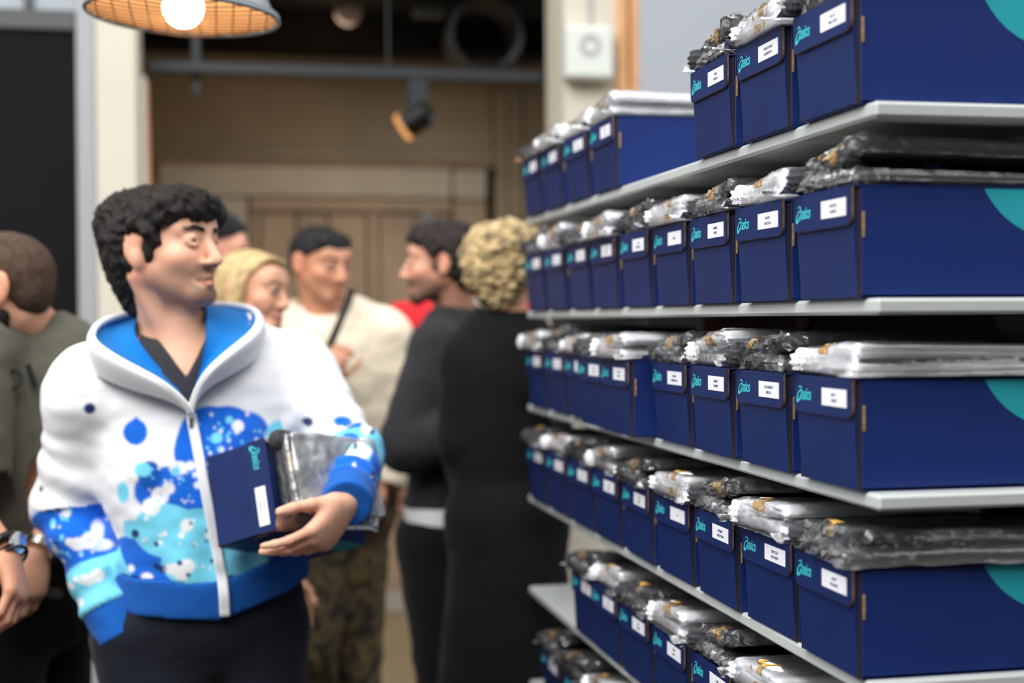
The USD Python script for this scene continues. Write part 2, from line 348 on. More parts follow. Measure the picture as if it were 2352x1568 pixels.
obj('frame', box(X(1453, YW-.04), X(1471, YW-.04), YW-.04, YW+.02, gz0, 4.2, .004), M['wood_strip'], gb)
obj('panel', box(X(1471, YW-.04), 6.0, YW-.035, YW+.0, Z(420, YW-.04), 4.2), M['grey_board'], gb)
obj('backing', box(X(1446, YW-.04), X(1453, YW-.04), YW-.01, YW+.02, gz0, 4.2), M['black_gloss'], gb)
ws = tag(thing('wall_speaker', 'square white wall speaker with round grille on the cream pillar', 'speaker'))
sa, sb, st, sb2 = X(1306, YW-.1), X(1413, YW-.1), Z(58, YW-.1, 1360), Z(180, YW-.1, 1360)
obj('case', box(sa, sb, YW-.10, YW-.001, sb2, st, .012), M['white_plastic'], ws)
gc = np.array([(sa+sb)/2, YW-.10, sb2+(st-sb2)*.62])
for r in (.040, .026): obj('grille_ring', tube([gc+np.array([r*math.cos(t), -.001, r*math.sin(t)]) for t in np.linspace(0, 2*math.pi, 40)], .004, 6, False), M['steel_grey'], ws)
cp = X(1358, YW)
obj('cable', tube([(cp, YW-.012, st), (cp, YW-.012, 4.1)], .008, 8), M['steel_grey'], ws)

# ------------------------------------------------------------------ things under the black ceiling
tk = tag(thing('lighting_track', 'long black lighting track hung across the opening', 'track'))
zt_ = Z(166, 5.9, 800)
obj('bar', box(X(345, 5.9), X(1270, 5.9), 5.87, 5.93, zt_-.024, zt_+.024, .006), M['track'], tk)
obj('hanger', box(X(446, 5.9), X(466, 5.9), 5.93, 5.96, Z(214, 5.9, 456), CEIL-.001, .003), M['track'], tk)
hp = X(896, 5.9); obj('hanger', tube([(hp, 5.9, zt_), (hp, 5.9, CEIL-.001)], .003, 8), M['frame_grey'], tk)
sp = tag(thing('track_spotlight', 'black track spotlight with glowing orange rim', 'spotlight'))
s0, s1 = at(957, 180, 5.9), at(957, 262, 5.9)
obj('stem', box(s0[0]-.042, s0[0]+.042, 5.86, 5.94, s1[2]-.01, zt_-.024, .008), M['track'], sp)
sc = at(958, 272, 5.9); dirn = np.array([-.88, -.12, .03]); dirn = np.array([-.80, .34, -.50]); dirn /= np.linalg.norm(dirn)
cyl = lathe([(0, -.07), (.036, -.07), (.058, -.05), (.058, .055), (0.05, .06), (0, .06)], 40)
zx = np.cross([0, 0, 1.0], dirn); zx /= np.linalg.norm(zx); R_ = np.stack([zx, np.cross(dirn, zx), dirn], 1)
T = np.eye(4); T[:3, :3] = R_; T[:3, 3] = sc; cyl.apply_transform(T); obj('head', cyl, M['black_gloss'], sp, smooth=40)
rim = lathe([(.045, .058), (.060, .058), (.060, .078), (.045, .078), (.045, .058)], 40); rim.apply_transform(T); obj('rim', rim, M['spot_rim'], sp, smooth=40)
dg = at(800, 28, 6.3); gl = tag(thing('globe_lamp', 'unlit round globe lamp under the black ceiling', 'lamp'))
g_ = trimesh.creation.icosphere(4, .060); g_.apply_translation(dg); obj('globe', g_, M['globe_off'], gl, smooth=True)
obj('rod', tube([dg+[0, 0, .05], [dg[0], dg[1], max(CEIL, dg[2]+.1)]], .008, 8), M['track'], gl)
rc = at(1115, 0, 6.2); rc[2] = min(rc[2], CEIL-.18)
rg = obj('round_duct', cat(tube([rc+.155*np.array([math.cos(t), -.15*math.sin(t), math.sin(t)]) for t in np.linspace(0, 2*math.pi, 64)], .016, 10, False),
         lathe([(.155, -.0), (.155, .25), (.15, .25), (.15, 0)], 48).apply_transform(frame(rc, [1, 0, 0], [0, 0, -1], [0, 1, 0]))), plain('black_duct', s2l(58, 58, 58), .4, .4), smooth=40)
tag(rg, 'round black ventilation duct under the ceiling', 'duct')
br = at(985, 30, 6.3); tag(obj('ceiling_bracket', box(br[0]-.07, br[0]+.07, 6.25, 6.33, br[2]-.02, br[2]+.02, .004), M['frame_grey']), 'short grey bracket beside the round duct', 'bracket')

# ------------------------------------------------------------------ pendant lamp in front
PY = 2.95
pc = at(420, 38, PY)
pl = tag(thing('pendant_lamp', 'grey enamel pendant lamp with copper inside, wire guard and lit bulb', 'lamp', frame(pc, [math.cos(.045), 0, -math.sin(.045)], [0, 1, 0], [math.sin(.045), 0, math.cos(.045)])))
R0 = .190
obj('shade', lathe([(R0, 0), (R0+.004, .003), (R0+.002, .012), (R0-.012, .022), (.150, .085), (.105, .125), (.055, .150), (.045, .20), (0, .20)], 72), M['lamp_grey'], pl, smooth=35)
obj('inside', lathe([(R0-.001, .004), (R0-.016, .022), (.146, .083), (.100, .121), (.05, .146), (0, .148)][::-1], 72), M['lamp_in'], pl, smooth=35)
obj('rim', tube([(R0*math.cos(t), R0*math.sin(t), .002) for t in np.linspace(0, 2*math.pi, 90)], .005, 8, False), M['lamp_grey'], pl, smooth=True)
gw = []
for k in range(-5, 6):
    x = k*.033; h = math.sqrt(max(.186**2-x*x, 1e-5))
    gw += [tube([(x, t*h, .004-.012*(1-t*t)) for t in np.linspace(-1, 1, 13)], .0014, 5), tube([(t*h, x, .004-.012*(1-t*t)) for t in np.linspace(-1, 1, 13)], .0014, 5)]
obj('wire_mesh', cat(*gw), M['wire'], pl)
bl = trimesh.creation.icosphere(4, .041); bl.apply_translation((0, 0, .018)); obj('bulb', bl, M['bulb'], pl, smooth=True)
obj('socket', lathe([(0, .05), (.022, .05), (.022, .145), (0, .145)], 24), M['wire'], pl, smooth=40)
obj('cord', tube([(0, 0, .2), (0, 0, 1.9)], .005, 8), M['track'], pl)
fillL = UsdLux.SphereLight.Define(stage, '/World/interior_fill'); fillL.CreateRadiusAttr(.12); fillL.CreateIntensityAttr(2.5); fillL.CreateColorAttr(Gf.Vec3f(1, .80, .58))  # added fill light under the back room ceiling, no fitting shown
fillL.AddTranslateOp().Set(Gf.Vec3d(*[float(v) for v in (at(760, 60, 6.5)[0], 6.4, 2.75)]))

# ------------------------------------------------------------------ shelving unit
XS, YF, YN = .7823, 3.60, 1.604
ZS = [1.7640, 1.5245, 1.2851, 1.0501, .8114, .5674]
NEAR = [1.604, 1.60, 1.598, 1.625, 1.61, 1.61]
TH, DEP = .020, .62
su = tag(thing('shelving_unit', 'grey double-sided shelving unit with six levels of navy shoe boxes', 'shelving unit'))
for z, yn in zip(ZS, NEAR): obj('shelf', box(XS, XS+DEP, yn, YF, z-TH, z, .004), M['shelf'], su)
XP = XS+.415
for x, y in ((XS+.295, YF-.022), (XP+.02, 1.70)): obj('post', box(x-.016, x+.016, y-.016, y+.016, 0, ZS[0]-TH, .004), M['post'], su)
obj('back_panel', box(XP-.006, XP+.006, 1.74, 3.40, .05, ZS[0]-TH-.002), M['black_panel'], su)
obj('base', box(XS+.2, XS+DEP-.1, 1.66, YF-.02, 0, .08, .005), M['post'], su)
for i in range(5):
    obj('bracket', box(XS+.06, XS+.28, YF-.028, YF-.016, ZS[i]-TH-.03, ZS[i]-TH, .002), M['post'], su)

# ------------------------------------------------------------------ shoe boxes: one class, then one Xform per box
BW, BH, BD, FL = .177, .1395, .330, .049
def class_root(name): stage.CreateClassPrim('/World/'+name); return stage.GetPrimAtPath('/World/'+name)
def spiral_a(h):
    """slanted looped letter with a hooked top, h high, foot at the origin"""
    from shapely.geometry import LineString
    c = spline(np.array([(.60, .16), (.62, .45), (.60, .72), (.50, .91), (.33, .96), (.18, .88)])*h, 30)
    hook = shapely.union_all([LineString(c[k:k+2]).buffer(w*h, 5) for k, w in zip(range(29), np.linspace(.045, .035, 29))])
    c = spline(np.array([(.60, .60), (.47, .70), (.30, .66), (.13, .47), (.06, .22), (.13, .07), (.28, .10), (.45, .27), (.58, .47)])*h, 60)
    bowl = shapely.union_all([LineString(c[k:k+2]).buffer(w*h, 5) for k, w in zip(range(59), np.interp(np.linspace(0, 1, 59), [0, .3, .6, .72, 1], [.035, .055, .095, .085, .035]))])
    return affinity.skew(shapely.union_all([hook, bowl]), xs=10, origin=(0, 0))
def on_front(m, u, v, x):
    """flat mesh in xy (reading along +x) -> box front: u metres from the reading-left edge, v up, x = depth of the face"""
    m = m.copy(); p = m.vertices.copy(); m.vertices = np.stack([x-p[:, 2], BW/2-u-p[:, 0], v+p[:, 1]], 1); return m
def logo_mesh():
    t = meshkit.text_mesh('asics', .0140, .0004, bold=True); p = t.vertices; x = p[:, 0]-p[:, 0].min(); p[:, 0] = x*(.0285/x.max())+p[:, 1]*.12; t.vertices = p
    e = poly(spiral_a(.0225), .0004); e.apply_translation((0, -.0048, 0)); t.apply_translation((.0180, 0, 0)); return cat(e, t)
def rounded_flap():
    g = sg.box(-BW/2, BH-FL, BW/2, BH).buffer(-.012).buffer(.012, 6).union(sg.box(-BW/2, BH-.03, BW/2, BH))
    m = trimesh.creation.extrude_polygon(g, .0045, engine='earcut'); p = m.vertices.copy(); m.vertices = np.stack([-.0030-p[:, 2], p[:, 0], p[:, 1]], 1); m.invert(); return m
def flap_edge():
    g = sg.box(-BW/2-.0006, BH-FL-.0006, BW/2+.0006, BH-.001).buffer(-.012).buffer(.012, 6).union(sg.box(-BW/2-.0006, BH-.03, BW/2+.0006, BH-.001))
    m = trimesh.creation.extrude_polygon(g, .0030, engine='earcut'); p = m.vertices.copy(); m.vertices = np.stack([-.0036-p[:, 2], p[:, 0], p[:, 1]], 1); m.invert(); return m
def disc_print(side):
    g = sg.Point(.275, BH+.05).buffer(.115, 48).intersection(sg.box(.004, .003, BD-.002, BH-.003))
    m = trimesh.creation.extrude_polygon(g, .0004, engine='earcut'); p = m.vertices.copy(); m.vertices = np.stack([p[:, 0], side*(BW/2+p[:, 2]), p[:, 1]], 1)
    if side > 0: m.invert()
    return m
cb = class_root('class_shoe_box')
# body: open at the front edge seam; side walls of the same card, their lighting put into the tone
front = trimesh.convex.convex_hull(np.array([[x, y, z] for (x, z) in ((.0025, .001), (-.0028, BH-FL-.004), (-.0020, BH-.006)) for y in (-BW/2+.0015, BW/2-.0015)] + [[.006, y, z] for z in (.001, BH-.006) for y in (-BW/2+.0015, BW/2-.0015)]))
obj('front_panel', front, M['navy'], cb)
obj('body', cat(box(.0065, BD, -BW/2, BW/2, 0, .004), box(.0065, BD, -BW/2, -BW/2+.004, 0, BH-.003, .001), box(.0065, BD, BW/2-.004, BW/2, 0, BH-.003, .001), box(BD-.004, BD, -BW/2, BW/2, 0, BH-.003)), M['navy_side_lit'], cb)
for s in (-1, 1): obj('board_edge', box(.0020, .0066, s*(BW/2-.0016)-.0008, s*(BW/2-.0016)+.0017, .0005, BH-.004), M['kraft_dark'], cb)
lid = obj('lid', cat(box(-.0072, BD, -BW/2, BW/2, BH-.0032, BH, .0012)), M['navy'], cb)
obj('flap', rounded_flap(), M['navy'], cb)
obj('flap_edge', flap_edge(), M['kraft'], cb)
for s in (-1, 1): obj('slot', box(.0075, .0112, s*(BW/2+.0003)-.0016, s*(BW/2+.0003)+.0016, BH-FL-.016, BH-FL+.016, .001), M['slot'], cb)
obj('logo', on_front(logo_mesh(), .0085, BH-FL+.0170, -.0076), M['teal'], cb)
for s in (-1, 1): obj('disc_print', disc_print(s), M['teal_disc'], cb)
STK = (.090, .164)
SZ = BH-FL+.0125
obj('sticker', on_front(box(0, STK[1]-STK[0], 0, .0225, 0, .0004), STK[0], SZ, -.0076), M['paper'], cb)
_txt = {}
def lettering(lines):
    out = []
    for i, s in enumerate(lines):
        if s not in _txt: _txt[s] = meshkit.text_mesh(s, .0038, .0003)
        t = _txt[s].copy(); w = t.bounds[1][0]; k = min(1, .056/max(w, 1e-6)); p = t.vertices; p[:, 0] = (p[:, 0]-w/2)*k; t.vertices = p
        out.append(on_front(t, (STK[0]+STK[1])/2, SZ+(.0130-.0075*i if len(lines) > 1 else .0092), -.0080))
    return cat(*out)
def shoe_box(mat, label, group, lines):
    p = thing('shoe_box', label, 'shoe box', mat, group); p.GetReferences().AddInternalReference(cb.GetPath())
    obj('lettering', lettering(lines), M['ink'], p); return p

# ------------------------------------------------------------------ folded shirts in clear bags: variants as classes, then one Xform per bag
def bag_class(name, seed, white, L=.335, W=.180, H=.042, curl=.010, tilt=.08, fold=1, back=.85, crumple=1.0):
    r = np.random.default_rng(seed); h = .0042
    F = Field(np.arange(-.045, L+.03, h), np.arange(-W/2-.03, W/2+.03, h), np.arange(-.008, H+curl+.035, h))
    hg = .0085; G = Field(*[np.arange(a[0], a[-1], hg)+0*a[0] for a in F.ax]); t = H/fold
    t1, t2 = H*.40, H*.46; y1 = W/2-.006
    def slab(x0, x1, y0, y1, z0, z1, R=np.eye(3), piv=None, thin=1.0):
        c = np.array([(x0+x1)/2, (y0+y1)/2, (z0+z1)/2]); hh = np.array([(x1-x0)/2, (y1-y0)/2, (z1-z0)/2])
        if piv is not None: c = piv+R@(c-piv)
        F.box(c, hh, R, hh[2]*.97, .002); G.box(c, hh+[.007, .007, .0035], R, hh[2]*.9, .010)
    # lower fold, then an upper fold hinged at the far edge and riding up toward the near edge
    nl = fold
    for i in range(nl): slab(r.uniform(0, .010), L-r.uniform(0, .02), -W/2+r.uniform(0, .014), y1, .0015+t1*i/nl, .0015+t1*(i+1)/nl-.0004)
    a = tilt; R = rotx(-a)@rotz(r.uniform(-.025, .025)); piv = np.array([0, y1-.01, t1])
    for i in range(2): slab(.012+r.uniform(-.006, .010), L-r.uniform(.01, .03), -W/2+r.uniform(.004, .02), y1-.002, t1+.002+t2*i/2, t1+.002+t2*(i+1)/2-.0004, R, piv)
    F.cone((.006, y1-.004, (t1+t2)*.52), (L-.03, y1-.004, (t1+t2)*.5), (t1+t2)*.50, (t1+t2)*.46, .006)
    F.cone((.026, -W/2+.06, H-.006), (.030, y1-.04, H-.008), .008+curl*.25, .008, .012)
    def deform(m, amp, film):
        v = m.vertices.copy(); n = vnorm(m)
        s = 1-(1-back)*np.clip(v[:, 0]/L, 0, 1)
        a = (meshkit.fbm(v*[16, 30, 40]+seed*7.1, 3, seed)-.5)*amp*2
        if film:
            rr = np.random.default_rng(seed); am = (.0002+.0016*np.exp(-np.maximum(v[:, 0], 0)/.05))*(.35 if white else crumple)
            v[:, :2] += rr.normal(0, 1, (len(v), 2))*am[:, None]*.9; a = rr.normal(0, 1, len(v))*am
        else:
            fr = np.clip(1-v[:, 0]/.05, 0, 1); a = a+.0024*fr*np.sin(v[:, 2]*2*np.pi/.0085+3*meshkit.noise(v*[5, 22, 5]+seed, seed))
        v = v+n*a[:, None]; v[:, 2] = np.maximum(v[:, 2]*s, .0012 if not film else .0002); v[:, 2] += .010*np.maximum(0, meshkit.noise(v[:, :2].repeat(2, 1)[:, :3]*7+seed, seed)-.55)*np.clip(v[:, 2]/.03, 0, 1)
        m.vertices = v; return m
    sh = deform(F.mesh(), .0024, False); fm = deform(relax(G.mesh(), 2) if white else G.mesh(), .002, True)
    # loose film skirt lying past the shirt on the camera side and at the front
    nx, ny = 44, 5; u = np.linspace(-.018, L+.012, nx); sk = []
    for side in (-1, 1):
        g = []
        for x in u:
            wd = .010+.012*meshkit.noise(np.array([[x*24, side*3.1, seed]]), seed)[0]
            for j in range(ny):
                q = j/(ny-1); y = side*(W/2-.012+q*(wd+.010)); g.append((x, y, .0012+.010*(1-q)**2+.004*(meshkit.noise(np.array([[x*40, j*.9, seed+side]]), 3)[0])*q))
        g = np.array(g); i, j = np.meshgrid(np.arange(nx-1), np.arange(ny-1), indexing='ij')
        f = np.stack([i*ny+j, (i+1)*ny+j, (i+1)*ny+j+1, i*ny+j+1], -1).reshape(-1, 4); sk.append(trimesh.Trimesh(g, np.vstack([f[:, :3], f[:, [0, 2, 3]]]), process=False))
    c = class_root(name); mt = M['shirt_white'] if white else M['shirt_black']
    obj('shirt', sh, mt, c, smooth=True)
    # gold print: patches of the fold at the front edge
    n = vnorm(sh); ce = sh.triangles_center; fn = n[sh.faces].mean(1)
    yy = r.uniform(.0, .04); sel = (ce[:, 0] < .042) & (ce[:, 2] > H*.72) & (np.abs(ce[:, 1]-yy) < .022) & (meshkit.noise(ce*[70, 85, 60]+seed, seed) > .40)
    if fold > 1 and r.uniform() < .6: sel |= (ce[:, 0] < .03) & (ce[:, 2] < H*.45) & (ce[:, 2] > .006) & (np.abs(ce[:, 1]+yy) < .02) & (meshkit.noise(ce*[90, 110, 60]+seed, seed+1) > .52)
    if sel.sum() > 3:
        ids = np.unique(sh.faces[sel]); mp = np.full(len(sh.vertices), -1); mp[ids] = np.arange(len(ids))
        obj('gold_print', trimesh.Trimesh(sh.vertices[ids]+n[ids]*.0011, mp[sh.faces[sel]], process=False), M['gold'], c, smooth=True)
    obj('plastic_bag', fm, M['film_white' if white else 'film'], c, smooth=True if white or crumple < .5 else 20)
    obj('bag_seal', cat(*sk), M['film_soft'], c, smooth=True)
    # small print along the side of the bag
    t1 = meshkit.text_mesh('888 788', .0042, .0002); p = t1.vertices; t1.vertices = np.stack([.085+p[:, 0], np.full(len(p), -W/2-.0085)-p[:, 2]*0, .020+p[:, 1]], 1)
    if crumple > .5: obj('small_print', t1, M['ink'], c)
    return c
WHITE = [bag_class('class_white_shirt_%d' % i, 11+i, True, **k) for i, k in enumerate([dict(H=.042, curl=.006, tilt=.08), dict(H=.040, curl=.010, tilt=.04, fold=2), dict(H=.045, curl=.004, tilt=.12), dict(H=.038, curl=.008, tilt=.06)])]
BLACK = [bag_class('class_black_shirt_%d' % i, 31+i, False, **k) for i, k in enumerate([dict(H=.042, curl=.010, tilt=.10), dict(H=.040, curl=.008, tilt=.07, fold=1), dict(H=.044, curl=.008, tilt=.16, fold=1), dict(H=.038, curl=.012, tilt=.12)])]
def bagged_shirt(mat, white, k, label, group, name='bagged_shirt'):
    p = thing(name, label, 'shirt', mat, group); p.GetReferences().AddInternalReference((WHITE if white else BLACK)[k % 4].GetPath()); p.SetInstanceable(True); return p

ORD = 'first second third fourth fifth sixth seventh eighth ninth'.split()
SHELF = ['top shelf', 'second shelf', 'third shelf', 'fourth shelf', 'fifth shelf', 'bottom shelf']
def ypx(px, py, row): return atX(px, py, XS-.012)[1]
# per row: (pixel of the front's bottom edge nearest the camera: x, y) or a Y directly, overhang, white shirt?, variant, sticker lines
P0, PITCH = 1.6315, .215
def Yk(k, d=0): return P0+PITCH*k+BW/2+d
ROWS = {
 0: [(Yk(0), .012, 0, 0, ('ALLIS', 'WELLSUM')), (Yk(1), .012, 1, 1, ('CHRISTIAAN', 'ASHWORTH')), (Yk(2), .012, 0, 2, ('KIMI', 'KVINLU')),
     (ypx(1413, 431, 0)+BW/2, .010, 1, 0, ('HAN', 'LEE')), (ypx(1347, 457, 0)+BW/2, .010, 1, 3, ('OLA', 'BERG')), (ypx(1289.5, 481, 0)+BW/2, .012, 1, 1, ('PER', 'DAHL')), (ypx(1242.6, 498, 0)+BW/2, .012, 0, 1, ('IAN', 'HOLT'))],
 1: [(Yk(0), .012, 0, 2, ('NEISON', 'KENNIS')), (Yk(1), .014, 1, 3, ('DAVID', 'BASTIAS')), (Yk(2, .004), .012, 0, 3, ('DANIEL', 'BENZ')), (Yk(3), .010, 1, 1, ('MAX',)), (Yk(4), .010, 0, 0, ('TIM', 'RAUHANAN')),
     (Yk(5), .012, 1, 0, ('EVA', 'LUND')), (Yk(6), .010, 0, 1, ('ANN', 'KOS')), (Yk(7), .012, 1, 2, ('LEO', 'BAHR')), (Yk(8), .012, 0, 2, ('JAN', 'ODER'))],
 2: [(Yk(0), .012, 1, 3, ('MATT', 'JONES')), (Yk(1, .004), .012, 0, 0, ('ALEXANDER', 'DREILA')), (Yk(2), .014, 1, 2, ('MARIO', 'STUMPF')), (Yk(3), .012, 0, 3, ('ALBANA', 'RAHMATOVA')), (Yk(4, .004), .048, 1, 0, ('HELGE', 'MAIER')),
     (Yk(5), .040, 0, 1, ('NICO', 'WEISS')), (Yk(6, .012), .012, 1, 1, ('TOM', 'ARK')), (Yk(7), .012, 0, 2, ('LIV', 'SAND')), (Yk(8), .012, 1, 0, ('UWE', 'KERN'))],
 3: [(Yk(0, .006), .010, 0, 1, ('JOHN', 'HOLMAN')), (Yk(1, .004), .004, 1, 0, ('BARTOSZ', 'BAZIUREK')), (Yk(2), .008, 0, 2, ('FREDRIK', 'JOSEFSSON')), (Yk(3), .008, 1, 1, ('M',)), (Yk(4), .010, 0, 3, ('IDA', 'NIELS')),
     (Yk(5), .010, 1, 2, ('PAUL', 'RIECK')), (Yk(6), .010, 0, 0, ('SVEN', 'LARS')), (Yk(7), .010, 1, 3, ('EMIL', 'NORD')), (Yk(8), .010, 0, 1, ('KAI', 'BROM'))],
 4: [(Yk(1, .02), .010, 1, 1, ('TARO', 'ITO')), (Yk(2, .01), .010, 0, 2, ('LARS', 'HOEK')), (Yk(3, .015), .010, 1, 0, ('FINN', 'BECK')), (Yk(4, .015), .010, 0, 1, ('ALVA', 'RYDEN')), (Yk(5, .01), .010, 1, 3, ('OTTO', 'HALL')), (Yk(6, -.03), .010, 0, 3, ('NOAH', 'VIK'))],
 5: [(Yk(5, .04), .010, 1, 2, ('RIO', 'SATO')), (Yk(6, .05), .010, 0, 0, ('MILA', 'KURT')), (Yk(7, .07), .010, 0, 3, ('ELI', 'VOSS'))],
}
jit = np.random.default_rng(5)
for r, items in ROWS.items():
    for i, (yc, ov, wh, var, lines) in enumerate(items):
        a = jit.uniform(-.018, .018) if i else 0
        Rz = rotz(a)
        B = np.eye(4); B[:3, :3] = Rz; B[:3, 3] = (XS-ov, yc, ZS[r]+.0004)
        far = r >= 4; n = (len(items)-1-i) if far else i
        where = '%s from the %s end of the %s' % (ORD[n], 'far' if far else 'near', SHELF[r])
        shoe_box(B, 'navy shoe box with white name sticker, %s' % where, 'navy shoe boxes on the %s' % SHELF[r], lines)
        C = np.eye(4); C[:3, :3] = rotz(a+jit.uniform(-.05, .05)); C[:3, 3] = (XS-ov-.011+jit.uniform(-.007, .006), yc+jit.uniform(-.006, .006), ZS[r]+BH+.0012)
        bagged_shirt(C, wh, var, 'bagged folded %s shirt on the box %s' % ('white' if wh else 'black', where), 'bagged shirts on the %s' % SHELF[r])
# dark half-round plates on the back panel, under the second shelf
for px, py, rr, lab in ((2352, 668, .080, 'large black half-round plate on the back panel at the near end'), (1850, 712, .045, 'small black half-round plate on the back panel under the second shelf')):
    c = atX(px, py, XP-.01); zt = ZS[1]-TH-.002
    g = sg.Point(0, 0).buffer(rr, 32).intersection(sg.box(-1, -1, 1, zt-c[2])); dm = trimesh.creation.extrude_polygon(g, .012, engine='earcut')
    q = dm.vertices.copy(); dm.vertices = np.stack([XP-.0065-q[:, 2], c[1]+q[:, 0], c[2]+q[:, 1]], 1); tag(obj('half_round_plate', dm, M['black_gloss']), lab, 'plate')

# ------------------------------------------------------------------ people
SKIN = np.array(s2l(214, 160, 132))
M['skin'] = painted('skin', .5, .35, .10)
M['print'] = painted('printed_fleece', .9, .1, bump=(240, .25, .002), sheen=.15)
def cloth(name, rgb, rough=.85, bump=(160, .3, .003), noise=None, sheen=.1): return plain(name, s2l(*rgb), rough, .15, noise=noise, bump=bump, sheen=sheen)
M['black_hair'] = plain('black_hair', s2l(30, 25, 23), .6, .25, noise=(40, .5), bump=(220, .7, .004))
M['eye'] = plain('eye', s2l(50, 40, 34), .1, .5)
HAIR_FRONT = ([-.13, -.05, -.03, .0, .03, .048, .062, .075], [-.03, -.02, .008, .012, .022, .045, .072, .11])
def head_axes(yaw, pitch=0, roll=0):
    """columns: person's own right, forward, up; yaw = world heading of the face (0 = +Y, positive turns toward +X)"""
    R = rotz(-yaw)@rotx(pitch)@roty(roll); return R
def head_shape(F, O, R, s, jaw=1.0, nose=1.0, smile=0.0, ear=True):
    """face, skull, ears into the field; local frame: x right, y forward, z up, eyes at z=0"""
    T = lambda x, y, z: np.asarray(O)+s*(R@np.array([x, y, z], float))
    Rr = R
    F.ell(T(0, -.018, .018), np.array([.076, .096, .077])*s, Rr, .02)
    F.ell(T(0, .030, -.040), np.array([.058*jaw, .058, .072])*s, Rr, .03*s)
    for sx in (-1, 1):
        F.cone(T(sx*.054*jaw, -.012, -.052), T(sx*.016, .068, -.098), .018*s, .016*s, .022*s)
        F.ell(T(sx*.040, .052, -.030), np.array([.024, .024, .020])*s, Rr, .02*s)
        F.cone(T(sx*.012, .080, .020), T(sx*.046, .062, .020), .011*s, .010*s, .014*s)
    F.cone(T(-.014, .072, -.099), T(.014, .072, -.099), .0165*s, .0165*s, .016*s)
    F.cone(T(-.03, .056, .042), T(.03, .056, .042), .022*s, .022*s, .03*s)
    for sx in (-1, 1):
        F.ell(T(sx*.032, .094, -.002), np.array([.017, .018, .012])*s, Rr, .012*s, sub=True)
        F.ell(T(sx*.032, .0715, -.001), np.array([.0125, .0125, .0125])*s, Rr, .002*s)
        for u in (-1, 1):
            F.cone(T(sx*.019, .0825, u*.0040), T(sx*.033, .0852, u*.0089), .0032*s, .0036*s, .003*s); F.cone(T(sx*.033, .0852, u*.0089), T(sx*.0470, .0745, u*.0032), .0036*s, .0038*s, .003*s)
    F.cone(T(0, .082, .012), T(0, .086+.022*nose, -.036), .0085*s, .0115*s, .010*s)
    for sx in (-1, 1): F.ell(T(sx*.012, .090+.006*nose, -.041), np.array([.0085, .010, .0075])*s, Rr, .006*s)
    for sx in (-1, 1): F.ell(T(sx*.0065, .096+.008*nose, -.0495), np.array([.003, .005, .003])*s, Rr, .003*s, sub=True)
    w = .024+.010*smile; dz = .006*smile
    for sx in (-1, 1):
        F.cone(T(0, .0925, -.0665), T(sx*w, .076-.004*smile, -.0705+dz), .0062*s, .0035*s, .006*s)
        F.cone(T(0, .0915, -.0785), T(sx*w*.9, .077, -.0745+dz), .0075*s, .0035*s, .006*s)
        F.cone(T(0, .100, -.0722), T(sx*w, .084-.003*smile, -.0725+dz), .0026*s, .0018*s, .004*s, sub=True)
    if smile:
        for sx in (-1, 1): F.ell(T(sx*.038, .064, -.048), np.array([.016, .014, .016])*s, Rr, .012*s)
    if ear:
        for sx in (-1, 1):
            Re = Rr@rotz(sx*.45)@rotx(.15)
            F.ell(T(sx*.080, -.020, -.010), np.array([.0095, .020, .034])*s, Re, .008*s); F.ell(T(sx*.0900, -.013, -.006), np.array([.0048, .0095, .015])*s, Re, .004*s, sub=True)
            F.ell(T(sx*.078, -.011, -.034), np.array([.0085, .0105, .015])*s, Re, .012*s)
